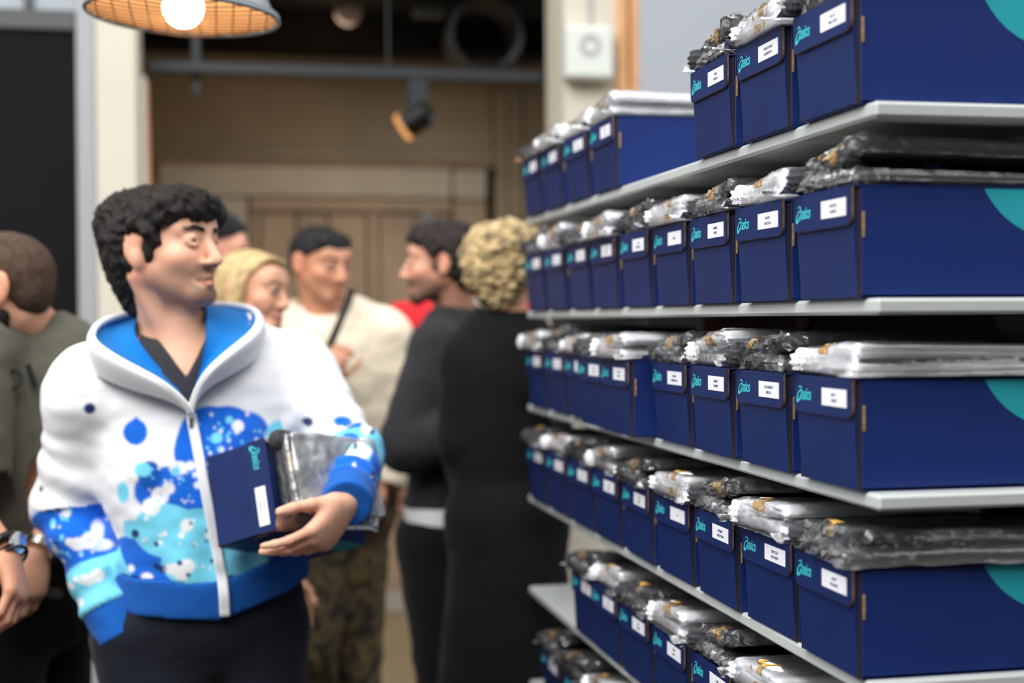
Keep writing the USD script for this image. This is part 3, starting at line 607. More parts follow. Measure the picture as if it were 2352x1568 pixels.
def skin_colors(V, O, R, s, base=SKIN, beard=0., brow=(.03, .02, .018), lips=None, stub=None, eyes=True):
    base = np.asarray(base); C = np.tile(base, (len(V), 1)); L = ((V-np.asarray(O))@R)/s; x, y, z = L.T
    n = meshkit.fbm(V*18+3, 3, 2)[:, None]; C *= .90+.2*n
    face = (np.linalg.norm(L-[0, 0, -.01], axis=1) < .19)
    def mixc(m, col): m = np.clip(m, 0, 1)[:, None]*face[:, None]; C[:] = C*(1-m)+np.asarray(col)*m
    sm = lambda a, b, v: np.clip((v-a)/(b-a), 0, 1)**2*(3-2*np.clip((v-a)/(b-a), 0, 1))
    ex = np.abs(x)
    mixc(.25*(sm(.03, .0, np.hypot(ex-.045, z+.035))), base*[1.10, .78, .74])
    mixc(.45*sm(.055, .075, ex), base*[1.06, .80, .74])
    lipc = lips if lips is not None else base*[.80, .50, .48]
    mixc(.85*sm(1.15, .8, np.hypot(ex/.027, (z+.0725)/.0115))*(y > .055), lipc)
    mixc(.9*sm(.0035, .0012, np.abs(z+.0724))*(ex < .027)*(y > .055), base*.25)
    if beard:
        bc = np.asarray(stub if stub is not None else (.035, .028, .024))
        jaw_ = sm(-.028, -.060, z+.25*(y-.06)*0)*sm(-.15, -.10, z)*sm(-.005, .012, y+.55*np.maximum(0, -.05-z)*0)
        mouth = sm(.8, 1.25, np.hypot(ex/.030, (z+.0735)/.0145)); chin = sm(.052, .030, ex)
        mous = sm(.018, .012, np.abs(z+.0585))*sm(.036, .026, ex)*(y > .05)
        cheek = sm(.0, -.03, z+.035-1.1*np.maximum(0, .045-y)*.35)
        side = sm(.012, -.004, z-.0)*sm(.020, .004, np.abs(y-.004))*sm(.05, .06, ex)
        m = np.maximum.reduce([jaw_*mouth*np.maximum(chin, .72)*np.maximum(cheek, .3), mous*.85, .5*side, .95*sm(.016, .006, np.hypot(ex*.7, z+.092))])
        mixc(beard*m*(z > -.14), bc)
    if brow is not None:
        yb = .0225-.09*np.maximum(0, ex-.030)+.05*np.minimum(0, ex-.030)*.4
        mixc(.95*sm(.0062, .0030, np.abs(z-yb))*sm(.010, .016, ex)*sm(.056, .048, ex)*(y > .03), brow)
    if eyes:
        r = np.hypot(ex-.032, z+.001)
        eo = (np.hypot((ex-.032)/.0125, (z+.001)/.0060) < 1)*(y > .068)*1.0
        mixc(eo, (.62, .60, .58)); mixc(eo*(r < .0058), (.018, .012, .010))
        mixc(.8*sm(.0022, .0008, np.abs(np.hypot((ex-.032)/.0135, (z+.001)/.0075)-1)*.008)*(z > -.001)*(y > .06), base*.15)
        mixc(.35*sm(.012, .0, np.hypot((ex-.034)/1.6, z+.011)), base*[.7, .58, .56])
    return np.clip(C, 0, 1)
def hair_shape(F, O, R, s, front=HAIR_FRONT, grow=1.0, top=.0, nape=1.0, ears=True):
    T = lambda x, y, z: np.asarray(O)+s*(R@np.array([x, y, z], float))
    a = np.array
    F.ell(T(0, -.020, .020+top*.5), a([.082+.006*grow, .102+.010*grow, .086+.004*grow+top*.5])*s, R, .01)
    if nape: F.ell(T(0, -.066, -.030), a([.064, .046, .066*nape])*s, R, .03*s)
    if nape: F.cone(T(-.036, .046, .068), T(.036, .046, .068), .026*s, .026*s, .02*s)
    zs_, ys_ = front
    b = F.block(np.asarray(O)-.25*s, np.asarray(O)+.25*s); sl, P = b; q = ((P-np.asarray(O))@R)/s
    cut = (q[..., 1]-np.interp(q[..., 2], zs_, ys_))*s*.8
    F.d[sl] = np.maximum(F.d[sl], cut)
    if ears:
        for sx in (-1, 1): F.ell(T(sx*.085, -.012, -.012), a([.022, .026, .038])*s, R, .006*s, sub=True)
def displace(m, amp, freq, seed=0, oct=3, curl=0):
    v = m.vertices.copy(); n = vnorm(m); f = np.asarray(freq)
    a = (meshkit.fbm(v*f+seed, oct, seed)-.5)*2*amp
    if curl: a += curl*(1-np.abs(2*meshkit.noise(v*f*1.8+3*meshkit.noise(v*20, 4)[:, None], seed+3)-1))**2
    m.vertices = v+n*a[:, None]; return m
def hand_shape(F, w, d, n, t, s=1.0, curl=(.35, .5, .4), spread=.10, thumb=(.5, .5), thumb_in=.35, k=.006, pose=None):
    """five-fingered hand: w wrist, d toward the fingers, n out of the palm, t toward the thumb side"""
    d, n, t = [np.asarray(v, float)/np.linalg.norm(v) for v in (d, n, t)]; n = n-d*(n@d); n /= np.linalg.norm(n); t = t-d*(t@d)-n*(t@n); t /= np.linalg.norm(t); w = np.asarray(w, float)
    for i, (o, L, l3, r) in enumerate(((.030, .088, (.044, .026, .021), .0088), (.010, .092, (.048, .030, .022), .0092), (-.010, .088, (.044, .028, .021), .0088), (-.028, .080, (.034, .021, .019), .0078))):
        c = curl if pose is None else pose[i]
        K = w+s*(d*L+t*o*1.05+n*.002); F.cone(w+s*(d*.012+t*o*.55), K, .0150*s, .0125*s, .014*s)
        p, a = K, 0.0; side = spread*(1.5-i)*.6
        for j in range(3):
            a += c[j]; dr = (d*math.cos(a)+n*math.sin(a))+t*side*math.cos(a); dr /= np.linalg.norm(dr); q = p+s*l3[j]*dr
            F.cone(p, q, r*s*(1.05-.10*j), r*s*(.95-.13*j), (.004 if j else k)*s); p = q
    F.ell(w+s*(d*.05-n*.001), np.array([.040, .050, .015])*s, np.stack([t, d, n], 1), .012*s)
    b = w+s*(d*.022+t*.026+n*.006); F.ell(b+s*(d*.012), np.array([.018, .028, .017])*s, np.stack([t, d, n], 1), .010*s)
    dr = d*.70+t*.62+n*thumb_in; dr /= np.linalg.norm(dr); p = b; q = p+s*.046*dr; F.cone(p, q, .0140*s, .0105*s, .010*s)
    for L, an in ((.034, thumb[0]), (.026, thumb[1])):
        dr = dr+an*(d*.55+n*.45-t*.6); dr /= np.linalg.norm(dr); p = q; q = p+s*L*dr; F.cone(p, q, .0105*s, .0086*s, .004*s)
def V3(*a): return np.array(a, float)
class Figure:
    """standing figure: ground point (x, y), heading, height; joints in world space, overridable"""
    def __init__(self, x, y, heading, H, over=None, head_yaw=None, head_pitch=0., head_roll=0., girth=1.0, sh=1.0, hs=None):
        self.H, self.g = H, girth; self.R = rotz(-heading); self.o = V3(x, y, 0)
        P = lambda a, b, c: self.o+self.R@V3(a*H, b*H, c*H)
        self.P = P; J = dict(hip=P(0, 0, .53), waist=P(0, .005, .62), chest=P(0, .0, .74), neck=P(0, -.008, .845), head=P(0, .020, .932))
        for s, n in ((-1, 'l'), (1, 'r')):
            J['sh_'+n] = P(s*.113*sh, -.005, .812); J['el_'+n] = P(s*.138*sh, -.02, .640); J['wr_'+n] = P(s*.140*sh, .03, .492)
            J['th_'+n] = P(s*.05, 0, .515); J['kn_'+n] = P(s*.055, .008, .285); J['an_'+n] = P(s*.058, -.015, .045)
        for k, v in (over or {}).items(): J[k] = np.asarray(v, float)
        self.J = J; self.hs = hs or H/1.78
        self.HR = head_axes(heading if head_yaw is None else head_yaw, head_pitch, head_roll)
    def grid(self, h=.013, zones=(), top=.2, pad=.16, zlo=0.):
        pts = np.array(list(self.J.values())); lo, hi = pts.min(0)-pad, pts.max(0)+pad; hd = self.J['head']; r = .155*self.hs
        zz = [[(hd[i]-r, hd[i]+r, .0052)] for i in range(3)]
        for (c, rr, hh) in zones:
            for i in range(3): zz[i].append((c[i]-rr, c[i]+rr, hh))
        return [span(lo[i] if i < 2 else zlo-.02, hi[i]+(top*0 if i < 2 else 0), *zz[i], h=h) for i in range(3)]
    def trunk(self, F, e=0., lower=True):
        J, R, H, g = self.J, self.R, self.H, self.g; A = lambda *a: np.array(a)*H*g+e
        tilt = J['neck']-J['hip']; tilt /= np.linalg.norm(tilt); Rt = np.stack([R[:, 0], np.cross(tilt, R[:, 0]), tilt], 1)
        F.ell(J['chest']+tilt*.0*H, A(.098, .066, .115), Rt, .05); F.ell(J['waist'], A(.086, .062, .10), Rt, .05); F.ell(J['hip'], A(.093, .066, .085), Rt, .05)
        for n in 'lr':
            F.cone(J['neck']*.45+J['sh_'+n]*.55+V3(0, 0, .004), J['sh_'+n]-V3(0, 0, .012), .040*H/1.75+e, .044*H/1.75+e, .04)
            F.cone(J['chest']+R@V3((-.045 if n == 'l' else .045)*H, .012*H, .02*H), J['sh_'+n]-V3(0, 0, .03), .055+e, .048+e, .04)
        F.cone(J['neck']-tilt*.03, J['neck']*.35+J['chest']*.65+V3(0, 0, .07), .050+e, .065+e, .05)
    def arm(self, F, n, e=0., to=1.0, r=(.048, .040, .029)):
        J = self.J; a, b, c = J['sh_'+n], J['el_'+n], J['wr_'+n]
        F.cone(a, b, r[0]+e, r[1]+e, .02); F.cone(b, b+(c-b)*min(1, to), r[1]+e, r[1]+(r[2]-r[1])*min(1, to)+e, .02)
    def leg(self, F, n, e=0., r=(.085, .058, .040), low=None):
        J = self.J; an = J['an_'+n] if low is None else J['an_'+n]*1.0
        F.cone(J['th_'+n], J['kn_'+n], r[0]*self.g+e, r[1]+e, .03); F.cone(J['kn_'+n], an, r[1]+e, r[2]+e, .02)
    def neck(self, F, e=0., r=(.056, .064)):
        J = self.J; F.cone(J['head']+self.HR@V3(0, -.035, -.055)*self.hs, J['neck']+V3(0, 0, -.02), r[0]*self.hs+e, r[1]*self.hs+e, .02)
    def skin_body(self, parent, skin=SKIN, beard=0., stub=None, brow=(.03, .02, .018), hands=None, head_kw=None, h=.013, zones=(), lips=None):
        zs = list(zones)+[(J_, .12, .006) for J_ in []]
        F = Field(*self.grid(h, zs)); self.trunk(F, -.012)
        for n in 'lr': self.arm(F, n, -.006); self.leg(F, n, -.012)
        self.neck(F); head_shape(F, self.J['head'], self.HR, self.hs, **(head_kw or {}))
        for n in 'lr':
            kw = (hands or {}).get(n); w = self.J['wr_'+n]
            if kw is None:
                dd = w-self.J['el_'+n]; kw = dict(d=dd, n=self.R@V3(1 if n == 'l' else -1, .15, 0), t=self.R@V3(0, 1, .1))
            hand_shape(F, w, s=self.H/1.78, **kw)
        for n in 'lr': F.ell(self.J['an_'+n]+self.R@V3(0, .06, -.012), (.042, .115, .030), self.R, .02)
        m = F.mesh(); return obj('body', m, M['skin'], parent, col=skin_colors(m.vertices, self.J['head'], self.HR, self.hs, skin, beard, brow, lips, stub))
    def shoes(self, parent, mat):
        for n in 'lr':
            c = self.J['an_'+n]; F = Field(*[np.arange(c[i]-.2, c[i]+.2, .009) if i < 2 else np.arange(-.01, .14, .008) for i in range(3)])
            F.ell(c+self.R@V3(0, .055, -c[2]+.032), (.050, .140, .040), self.R, .02); F.cone(c+V3(0, 0, -.005), c+V3(0, 0, .03), .055, .052, .03); F.plane((0, 0, .003), (0, 0, -1))
            obj('shoe', F.mesh(), mat, parent, smooth=True)
    def trousers(self, parent, mat, e=.014, r=(.088, .066, .052), waist=.565, amp=.006, col=None):
        F = Field(*self.grid(.013)); J = self.J
        A = np.array((.095, .070, .085))*self.H*self.g+e; F.ell(J['hip'], A, self.R, .04); F.ell(J['hip']+V3(0, 0, .06), A*[.96, .96, .8], self.R, .04)
        for n in 'lr': self.leg(F, n, e, r)
        F.plane((0, 0, waist*self.H), (0, 0, 1)); F.plane((0, 0, .035), (0, 0, -1))
        m = displace(F.mesh(), amp, (9, 9, 13), 3); return m if col else obj('trousers', m, mat, parent, smooth=True)
    def top(self, name, parent, mat, e=.016, sleeve=.98, hem=.50, neck_r=.070, neck_dz=.0, amp=.006, seed=1, h=.012, zones=(), flare=0., vneck=None, long=None, slack=.012):
        F = Field(*self.grid(h, zones)); J = self.J; self.trunk(F, e)
        if hem < .50: F.cone(J['hip'], J['hip']*V3(1, 1, 0)+V3(0, 0, hem*self.H), .098*self.H*self.g+e, .098*self.H*self.g+e+flare, .05) if long is None else long(F)
        for n in 'lr':
            if sleeve: self.arm(F, n, e+slack*.5, sleeve, (.052, .046, .036))
        F.plane((0, 0, hem*self.H), (0, 0, -1), None)
        for n in 'lr':
            c, b = J['wr_'+n], J['el_'+n]; q = b+(c-b)*sleeve if sleeve > .3 else J['sh_'+n]+(b-J['sh_'+n])*(.5+sleeve); dd = (c-b) if sleeve > .3 else (b-J['sh_'+n]); F.plane(q, dd, (q+dd/np.linalg.norm(dd)*.10, .115))
        nk = J['neck']; F.cone(nk+V3(0, 0, -.005+neck_dz)+self.R@V3(0, .012, 0), J['head'], neck_r*self.hs, neck_r*self.hs*1.25, .010, sub=True)
        if vneck: vneck(F)
        return obj(name, displace(F.mesh(), amp, (10, 10, 15), seed), mat, parent, smooth=True)
    def hair(self, parent, mat, h=.0048, amp=.004, freq=45, curl=0., front=HAIR_FRONT, extra=None, name='hair', seed=2, **kw):
        O = self.J['head']; F = Field(*[np.arange(O[i]-(.17 if i < 2 else .22), O[i]+.17, h) for i in range(3)])
        hair_shape(F, O, self.HR, self.hs, front, **kw)
        if extra: extra(F, lambda x, y, z: O+self.hs*(self.HR@V3(x, y, z)))
        return obj(name, displace(F.mesh(), amp, freq, seed, 3, curl), mat, parent, smooth=True)
def person(label): return tag(thing('person', label, 'person'))
def ground(px, Y): p = at(px, 760, Y); return p[0], p[1]
D = math.radians
# --- olive T-shirt, far left edge of the picture, turned away
fx, fy = ground(62, 3.42)
f = Figure(fx, fy, D(-62), 1.77, dict(sh_r=at(150, 815, 3.36), el_r=at(176, 1070, 3.30), wr_r=at(84, 1268, 3.16), head=at(-14, 652, 3.30), neck=at(84, 752, 3.40), chest=at(62, 960, 3.42), waist=at(70, 1120, 3.42), hip=at(92, 1330, 3.42)),
           head_yaw=D(-92), head_pitch=D(-4), girth=1.06, sh=1.05, hs=1.06)
p = person('man in an olive T-shirt with short faded hair, dark beard and metal bracelet')
f.skin_body(p, s2l(222, 168, 138), beard=.0, hands=dict(r=dict(d=at(64, 1370, 3.12)-at(84, 1268, 3.16), n=V3(-.4, .5, 0), t=V3(-.3, -.8, -.1), curl=(.5, .6, .5))), zones=[(at(75, 1310, 3.14), .13, .0055)])
f.hair(p, plain('brown_hair', s2l(74, 58, 48), .7, .2, noise=(70, .35)), amp=.002, front=([-.1, -.05, .0, .06, .1], [-.06, -.045, -.01, .03, .06]), grow=.4, nape=.7)
f.hair(p, plain('dark_beard', s2l(34, 28, 25), .7, .2, noise=(80, .4)), amp=.004, front=([-.2, .2], [-1, -1]), name='beard', nape=0, ears=False,
       extra=lambda F, T: (F.cone(T(-.052, .0, -.062), T(-.01, .074, -.115), .022, .026, .02), F.cone(T(.058, .0, -.050), T(.01, .074, -.125), .026, .034, .02), F.cone(T(.050, -.008, -.065), T(.040, .020, -.150), .026, .038, .02), F.cone(T(-.050, -.008, -.065), T(-.040, .020, -.150), .026, .038, .02), F.cone(T(0, .070, -.10), T(0, .062, -.165), .034, .022, .02), F.cone(T(-.02, .088, -.058), T(.02, .088, -.058), .009, .009, .01)))
olive = cloth('olive_jersey', (92, 90, 80), noise=(3, .08))
f.top('t_shirt', p, olive, e=.022, sleeve=.29, hem=.50, amp=.007, slack=.03)
f.trousers(p, cloth('black_trousers', (22, 22, 24))); f.shoes(p, M['black_gloss'])
w = f.J['wr_r']; dd = w-f.J['el_r']; dd /= np.linalg.norm(dd); ax = np.cross(dd, [1, 0, 0]); ax /= np.linalg.norm(ax); ay = np.cross(dd, ax)
def ring(c, ax, ay, r, th, n=40): return tube([c+r*(ax*math.cos(t)+ay*math.sin(t)) for t in np.linspace(0, 2*math.pi, n)], th, 8, False)
M['chrome'] = plain('polished_steel', (.75, .74, .70), .18, .5, metal=1.0)
obj('bracelet', cat(*[ring(w-dd*(.005+.006*i), ax, ay, .036, .0045) for i in range(3)]), M['chrome'], p, smooth=True)
# dark print on the back of the T-shirt: a ring and two strokes
def back_print(pts, r, n='print'): return tube(pts, r, 8)
cO = at(26, 870, 3.20)
pr = [ring(cO, np.array([.9, .3, .1])/1, np.array([0, 0, 1.0]), .020, .006)]
obj('back_print', pr[0], cloth('print_black', (48, 48, 44)), p, smooth=True)
obj('back_print', tube([at(64, 836, 3.24), at(82, 892, 3.24)], .006, 8), M['black_panel'], p, smooth=True)
# --- person mostly outside the frame: bare forearm with watch and straps
fx, fy = ground(-430, 2.98)
f = Figure(fx, fy, D(30), 1.80, dict(sh_r=at(-200, 830, 2.96), el_r=at(-110, 1110, 2.98), wr_r=at(18, 1272, 2.86)), girth=1.0)
p = person('person with bare forearm wearing a dark watch and leather straps at the picture edge')
hd = at(45, 1390, 2.80)-at(18, 1272, 2.86)
f.skin_body(p, s2l(196, 140, 112), hands=dict(r=dict(d=hd, n=V3(-1, .3, 0), t=V3(-.25, -1, -.1), pose=((.6, .9, .5), (.55, .8, .5), (.5, .8, .4), (.4, .7, .4)), thumb_in=.6)), zones=[(at(30, 1370, 2.82), .13, .005)])
f.hair(p, M['black_hair']); f.top('t_shirt', p, cloth('grey_jersey', (90, 90, 92)), sleeve=.12, slack=.02); f.trousers(p, cloth('navy_trousers', (30, 32, 40))); f.shoes(p, M['black_gloss'])
w = f.J['wr_r']; dd = w-f.J['el_r']; dd /= np.linalg.norm(dd); ax = np.cross(dd, [1, 0, 0]); ax /= np.linalg.norm(ax); ay = np.cross(dd, ax)
wt = obj('watch_strap', ring(w-dd*.018, ax, ay, .033, .009), M['black_gloss'], p, smooth=True)
wf = w-dd*.018+V3(.030, -.020, .012); obj('watch_face', lathe([(0, -.004), (.020, -.004), (.021, .003), (.018, .005), (0, .005)], 32).apply_transform(frame(wf, *[np.cross([0, 0, 1.], (V3(.85, -.5, .2))), np.cross(V3(.85, -.5, .2), np.cross([0, 0, 1.], V3(.85, -.5, .2))), V3(.85, -.5, .2)])), M['chrome'], p, smooth=40)
for i in range(2): obj('leather_strap', ring(w+dd*(.004+.010*i), ax, ay, .032, .0035), M['kraft_dark'], p, smooth=True)
# --- man in a black beanie behind the shoulder
fx, fy = ground(490, 4.50)
f = Figure(fx, fy, D(84), 1.83, dict(head=at(500, 580, 4.48), neck=at(478, 690, 4.50)), head_yaw=D(96), head_pitch=D(-8))
p = person('man in a black beanie with a greying beard, mostly hidden behind the hooded man')
f.skin_body(p, s2l(226, 168, 142), beard=.8, stub=s2l(120, 110, 104))
f.hair(p, cloth('black_knit', (28, 28, 30), bump=(300, .6, .004)), name='beanie', amp=.001, front=([-.1, .0, .03, .06, .1], [-.09, -.07, -.02, .05, .10]), grow=1.2, top=.02, nape=0, ears=False)
f.top('jumper', p, cloth('black_wool', (30, 30, 32)), hem=.5); f.trousers(p, cloth('black_denim', (26, 26, 30))); f.shoes(p, M['black_gloss'])
# --- smiling blonde woman
fx, fy = ground(548, 3.86)
f = Figure(fx, fy, D(120), 1.60, dict(head=at(584, 664, 3.83), neck=at(556, 775, 3.86)), head_yaw=D(120), head_pitch=D(-6), head_roll=D(-6), sh=.88, girth=.90, hs=.95)
p = person('smiling woman with blonde hair tied back, partly hidden behind the hooded man')
f.skin_body(p, s2l(232, 176, 146), head_kw=dict(smile=1.0, jaw=.93, nose=.8), lips=s2l(206, 120, 112), brow=s2l(150, 116, 84))
f.hair(p, plain('blonde_hair', s2l(200, 170, 120), .5, .4, noise=(50, .3), bump=(160, .6, .004)), amp=.003, front=([-.14, -.06, .0, .05, .075, .1], [.0, .0, .006, .036, .055, .085]), grow=1.0, nape=1.2, ears=False,
       extra=lambda F, T: (F.cone(T(-.072, -.01, -.02), T(-.062, -.02, -.14), .022, .030, .03), F.cone(T(.072, -.01, -.02), T(.062, -.02, -.14), .018, .024, .03)))
f.top('blouse', p, cloth('dark_blouse', (60, 58, 60)), hem=.5, amp=.004); f.trousers(p, cloth('dark_jeans', (36, 38, 48))); f.shoes(p, M['white_plastic'])
# --- man in the beige sweater
fx, fy = ground(772, 4.68)
f = Figure(fx, fy, D(158), 1.83, dict(head=at(741, 600, 4.60), neck=at(742, 700, 4.68), sh_l=at(880, 770, 4.68), el_l=at(905, 960, 4.70), wr_l=at(878, 1118, 4.60), sh_r=at(648, 770, 4.68), el_r=at(632, 960, 4.55), wr_r=at(742, 880, 4.36),
           hip=at(772, 1150, 4.68), waist=at(775, 1010, 4.68), chest=at(768, 860, 4.68), th_l=at(818, 1180, 4.68), kn_l=at(818, 1500, 4.70), an_l=at(818, 1790, 4.65), th_r=at(730, 1180, 4.68), kn_r=at(718, 1500, 4.55), an_r=at(712, 1790, 4.68)), head_yaw=D(146), head_pitch=D(-12), girth=1.10)
p = person('man in a cream sweater with a black shoulder strap and camouflage trousers')
f.skin_body(p, s2l(220, 160, 128), beard=.25, hands=dict(l=dict(d=at(868, 1200, 4.48)-at(878, 1118, 4.60), n=V3(-1, 0, 0), t=V3(-.2, -1, 0)), r=dict(d=V3(.3, -.2, .7), n=V3(.3, 1, 0), t=V3(1, 0, 0), curl=(.9, 1.0, .6))), zones=[(at(872, 1160, 4.5), .11, .006)])
f.hair(p, plain('cropped_black_hair', s2l(28, 26, 26), .6, .3, noise=(80, .3)), amp=.002, grow=.8, nape=.6, front=([-.1, -.05, .0, .02, .036, .047, .058], [-.05, -.04, -.004, .014, .036, .080, .12]))
f.top('sweater', p, cloth('cream_knit', (252, 238, 212), noise=(4, .04)), e=.030, hem=.515, amp=.010, slack=.03, neck_r=.082, neck_dz=-.03)
f.top('undershirt', p, cloth('white_cotton', (236, 236, 240)), e=.006, sleeve=.12, hem=.53, amp=.002, neck_r=.066, neck_dz=-.012)
cam_mat = usdkit.material(stage, '/World/Looks/camouflage', {'tc': ('texture_coordinate', {}), 'n': ('noise_texture', dict(scale=13, detail=2.0, distortion=.6)), 'r': ('rgb_ramp', dict(ramp=[(.0, s2l(40, 36, 28)), (.42, s2l(78, 64, 44)), (.50, s2l(98, 84, 50)), (.57, s2l(58, 52, 36)), (.66, s2l(120, 98, 64))], interpolate=False)), 'p': ('principled_bsdf', dict(roughness=.9))},
      [('tc.object', 'n.vector'), ('n.fac', 'r.fac'), ('r.color', 'p.base_color')], surface='p.BSDF')
f.trousers(p, cam_mat, e=.02, amp=.010); f.shoes(p, M['white_plastic'])
sp_ = spline([at(806, 668, 4.55), at(796, 700, 4.43), at(778, 745, 4.405), at(752, 806, 4.40), at(735, 850, 4.40)], 16)
obj('shoulder_strap', cat(*[tube(sp_+V3(o, 0, 0), .0045, 8) for o in (-.009, -.003, .003, .009)]), M['black_gloss'], p, smooth=True)
# --- red jacket person behind the pair
fx, fy = ground(1066, 5.25)
f = Figure(fx, fy, D(170), 1.82, dict(head=at(1120, 620, 5.2), neck=at(1090, 700, 5.25)), girth=1.06, sh=1.12)
p = person('person in a bright red jacket hidden behind the couple in black')
f.skin_body(p, s2l(214, 160, 134)); f.hair(p, M['black_hair'])
f.top('jacket', p, cloth('red_nylon', (222, 44, 52), .6), e=.03, hem=.5, slack=.03); f.trousers(p, cloth('dark_trousers', (40, 40, 44))); f.shoes(p, M['white_plastic'])
cw = at(1101, 690, 5.06); g_ = trimesh.creation.icosphere(3, .030); g_.apply_scale((1, .6, 1.2)); g_.apply_translation(cw); obj('white_badge', g_, M['white_plastic'], p, smooth=True)
# --- man in the dark blazer, profile to the left
fx, fy = ground(1040, 4.22)
f = Figure(fx, fy, D(-58), 1.83, dict(head=at(1010, 598, 4.16), neck=at(1045, 715, 4.22), chest=at(1050, 880, 4.22), waist=at(1045, 1030, 4.22), hip=at(1040, 1180, 4.22), sh_l=at(1004, 800, 4.10), el_l=at(934, 1022, 4.04), wr_l=at(1035, 1000, 3.98),
           sh_r=at(1110, 790, 4.32), th_l=at(985, 1240, 4.16), kn_l=at(1010, 1500, 4.16), an_l=at(1040, 1850, 4.19), th_r=at(1080, 1240, 4.26), kn_r=at(1090, 1500, 4.26), an_r=at(1100, 1850, 4.28)), head_yaw=D(-76), head_pitch=D(-4), girth=1.0)
p = person('man in a dark grey blazer with dark hair and beard, seen in profile')
f.skin_body(p, s2l(224, 166, 140), beard=.9, hands=dict(l=dict(d=V3(.3, .9, .2), n=V3(0, .1, -1), t=V3(-1, 0, 0))))
f.hair(p, plain('dark_brown_hair', s2l(46, 38, 35), .6, .2, noise=(50, .5), bump=(160, .6, .004)), amp=.008, curl=.009, freq=34, grow=1.7, top=-.004, nape=1.0)
f.hair(p, plain('brown_beard', s2l(70, 52, 42), .7, .2, noise=(80, .4)), amp=.003, front=([-.2, .2], [-1, -1]), name='beard', nape=0, ears=False,
       extra=lambda F, T: (F.cone(T(-.052, .0, -.062), T(-.012, .070, -.102), .014, .019, .02), F.cone(T(.052, .0, -.062), T(.012, .070, -.102), .014, .019, .02), F.cone(T(-.01, .072, -.102), T(.01, .072, -.102), .020, .020, .01), F.cone(T(-.02, .086, -.058), T(.02, .086, -.058), .006, .006, .01)))
f.top('blazer', p, cloth('charcoal_wool', (46, 46, 48), noise=(8, .12), bump=(260, .5, .003)), e=.024, hem=.521, amp=.007, slack=.022, neck_r=.066, neck_dz=.02, h=.011)
wt_ = Field(*f.grid(.013)); wt_.ell(f.J['hip'], np.array((.094, .068, .11))*f.H+.015, f.R, .03); wt_.plane((0, 0, .489*f.H), (0, 0, -1)); wt_.plane((0, 0, .535*f.H), (0, 0, 1)); obj('shirt_tail', displace(wt_.mesh(), .004, 12), cloth('white_poplin', (232, 232, 236)), p, smooth=True)
f.trousers(p, cloth('black_wool_trousers', (20, 20, 21)), waist=.50); f.shoes(p, M['black_gloss'])
# --- woman with curly blonde hair in a black dress, back to the viewer
fx, fy = ground(1165, 3.81)
f = Figure(fx, fy, D(4), 1.78, dict(head=at(1158, 612, 3.83), neck=at(1165, 722, 3.81), chest=at(1160, 880, 3.81), waist=at(1160, 1040, 3.81), hip=at(1165, 1200, 3.81), sh_l=at(1075, 815, 3.81), sh_r=at(1250, 815, 3.83), el_l=at(1060, 1010, 3.81), wr_l=at(1090, 1140, 3.93), el_r=at(1262, 1010, 3.85), wr_r=at(1236, 1150, 4.0)), head_yaw=D(28), head_pitch=D(-4), girth=.92)
p = person('woman with short curly blonde hair in a long black dress, seen from behind')
f.skin_body(p, s2l(222, 164, 134))
f.hair(p, plain('curly_blonde_hair', s2l(190, 166, 122), .5, .4, noise=(34, .8), bump=(90, .8, .008)), h=.0042, amp=.010, freq=42, curl=.018, grow=1.7, top=.0, nape=1.3, front=([-.13, -.05, .0, .05, .1, .2], [-.045, -.03, .0, .04, .07, .12]), ears=False,
       extra=lambda F, T: (F.ell(T(-.05, -.01, .030), (.05, .08, .05), f.HR, .03), F.ell(T(.05, -.02, .034), (.05, .08, .055), f.HR, .03), F.ell(T(0, -.08, -.01), (.07, .05, .075), f.HR, .03), F.ell(T(.075, .05, .045), (.045, .06, .05), f.HR, .03)))
def skirt(F): F.cone(f.J['hip'], f.J['hip']*V3(1, 1, 0)+V3(0, 0, .30), .150, .215, .05)
f.top('dress', p, cloth('black_crepe', (20, 20, 21), sheen=.05), e=.016, hem=.14, amp=.006, long=skirt, slack=.01, neck_r=.068, neck_dz=-.01)
f.shoes(p, M['black_gloss'])

# ------------------------------------------------------------------ the man in the printed hooded jacket
MY = 2.97
fx, fy = ground(470, MY)
m = Figure(fx, fy, D(168), 1.79, dict(head=at(390, 564, 2.95), neck=at(408, 768, 3.00), chest=at(440, 950, 2.985), waist=at(470, 1150, 2.98), hip=at(488, 1375, 2.98),
    sh_r=at(203, 880, 2.95), el_r=at(152, 1165, 3.00), wr_r=at(274, 1450, 2.90), sh_l=at(678, 842, 3.05), el_l=at(808, 1045, 2.88), wr_l=at(798, 1152, 2.685),
    th_r=at(400, 1440, 2.98), kn_r=at(385, 1860, 2.95), an_r=V3(at(385, 1860, 2.95)[0]-.03, 3.02, .08), th_l=at(590, 1440, 3.0), kn_l=at(600, 1860, 2.98), an_l=V3(at(600, 1860, 2.98)[0]+.04, 3.05, .08)), head_yaw=D(127), head_pitch=D(3), head_roll=D(-2), girth=1.02, hs=1.06)
man = person('dark-haired man in a white hooded jacket with blue bubble print, holding a shoe box')
J, HR, HO, hs = m.J, m.HR, m.J['head'], m.hs
def cam_vec(a, b, c): v = RIGHT*a-UP*b+FWD*c; return v/np.linalg.norm(v)
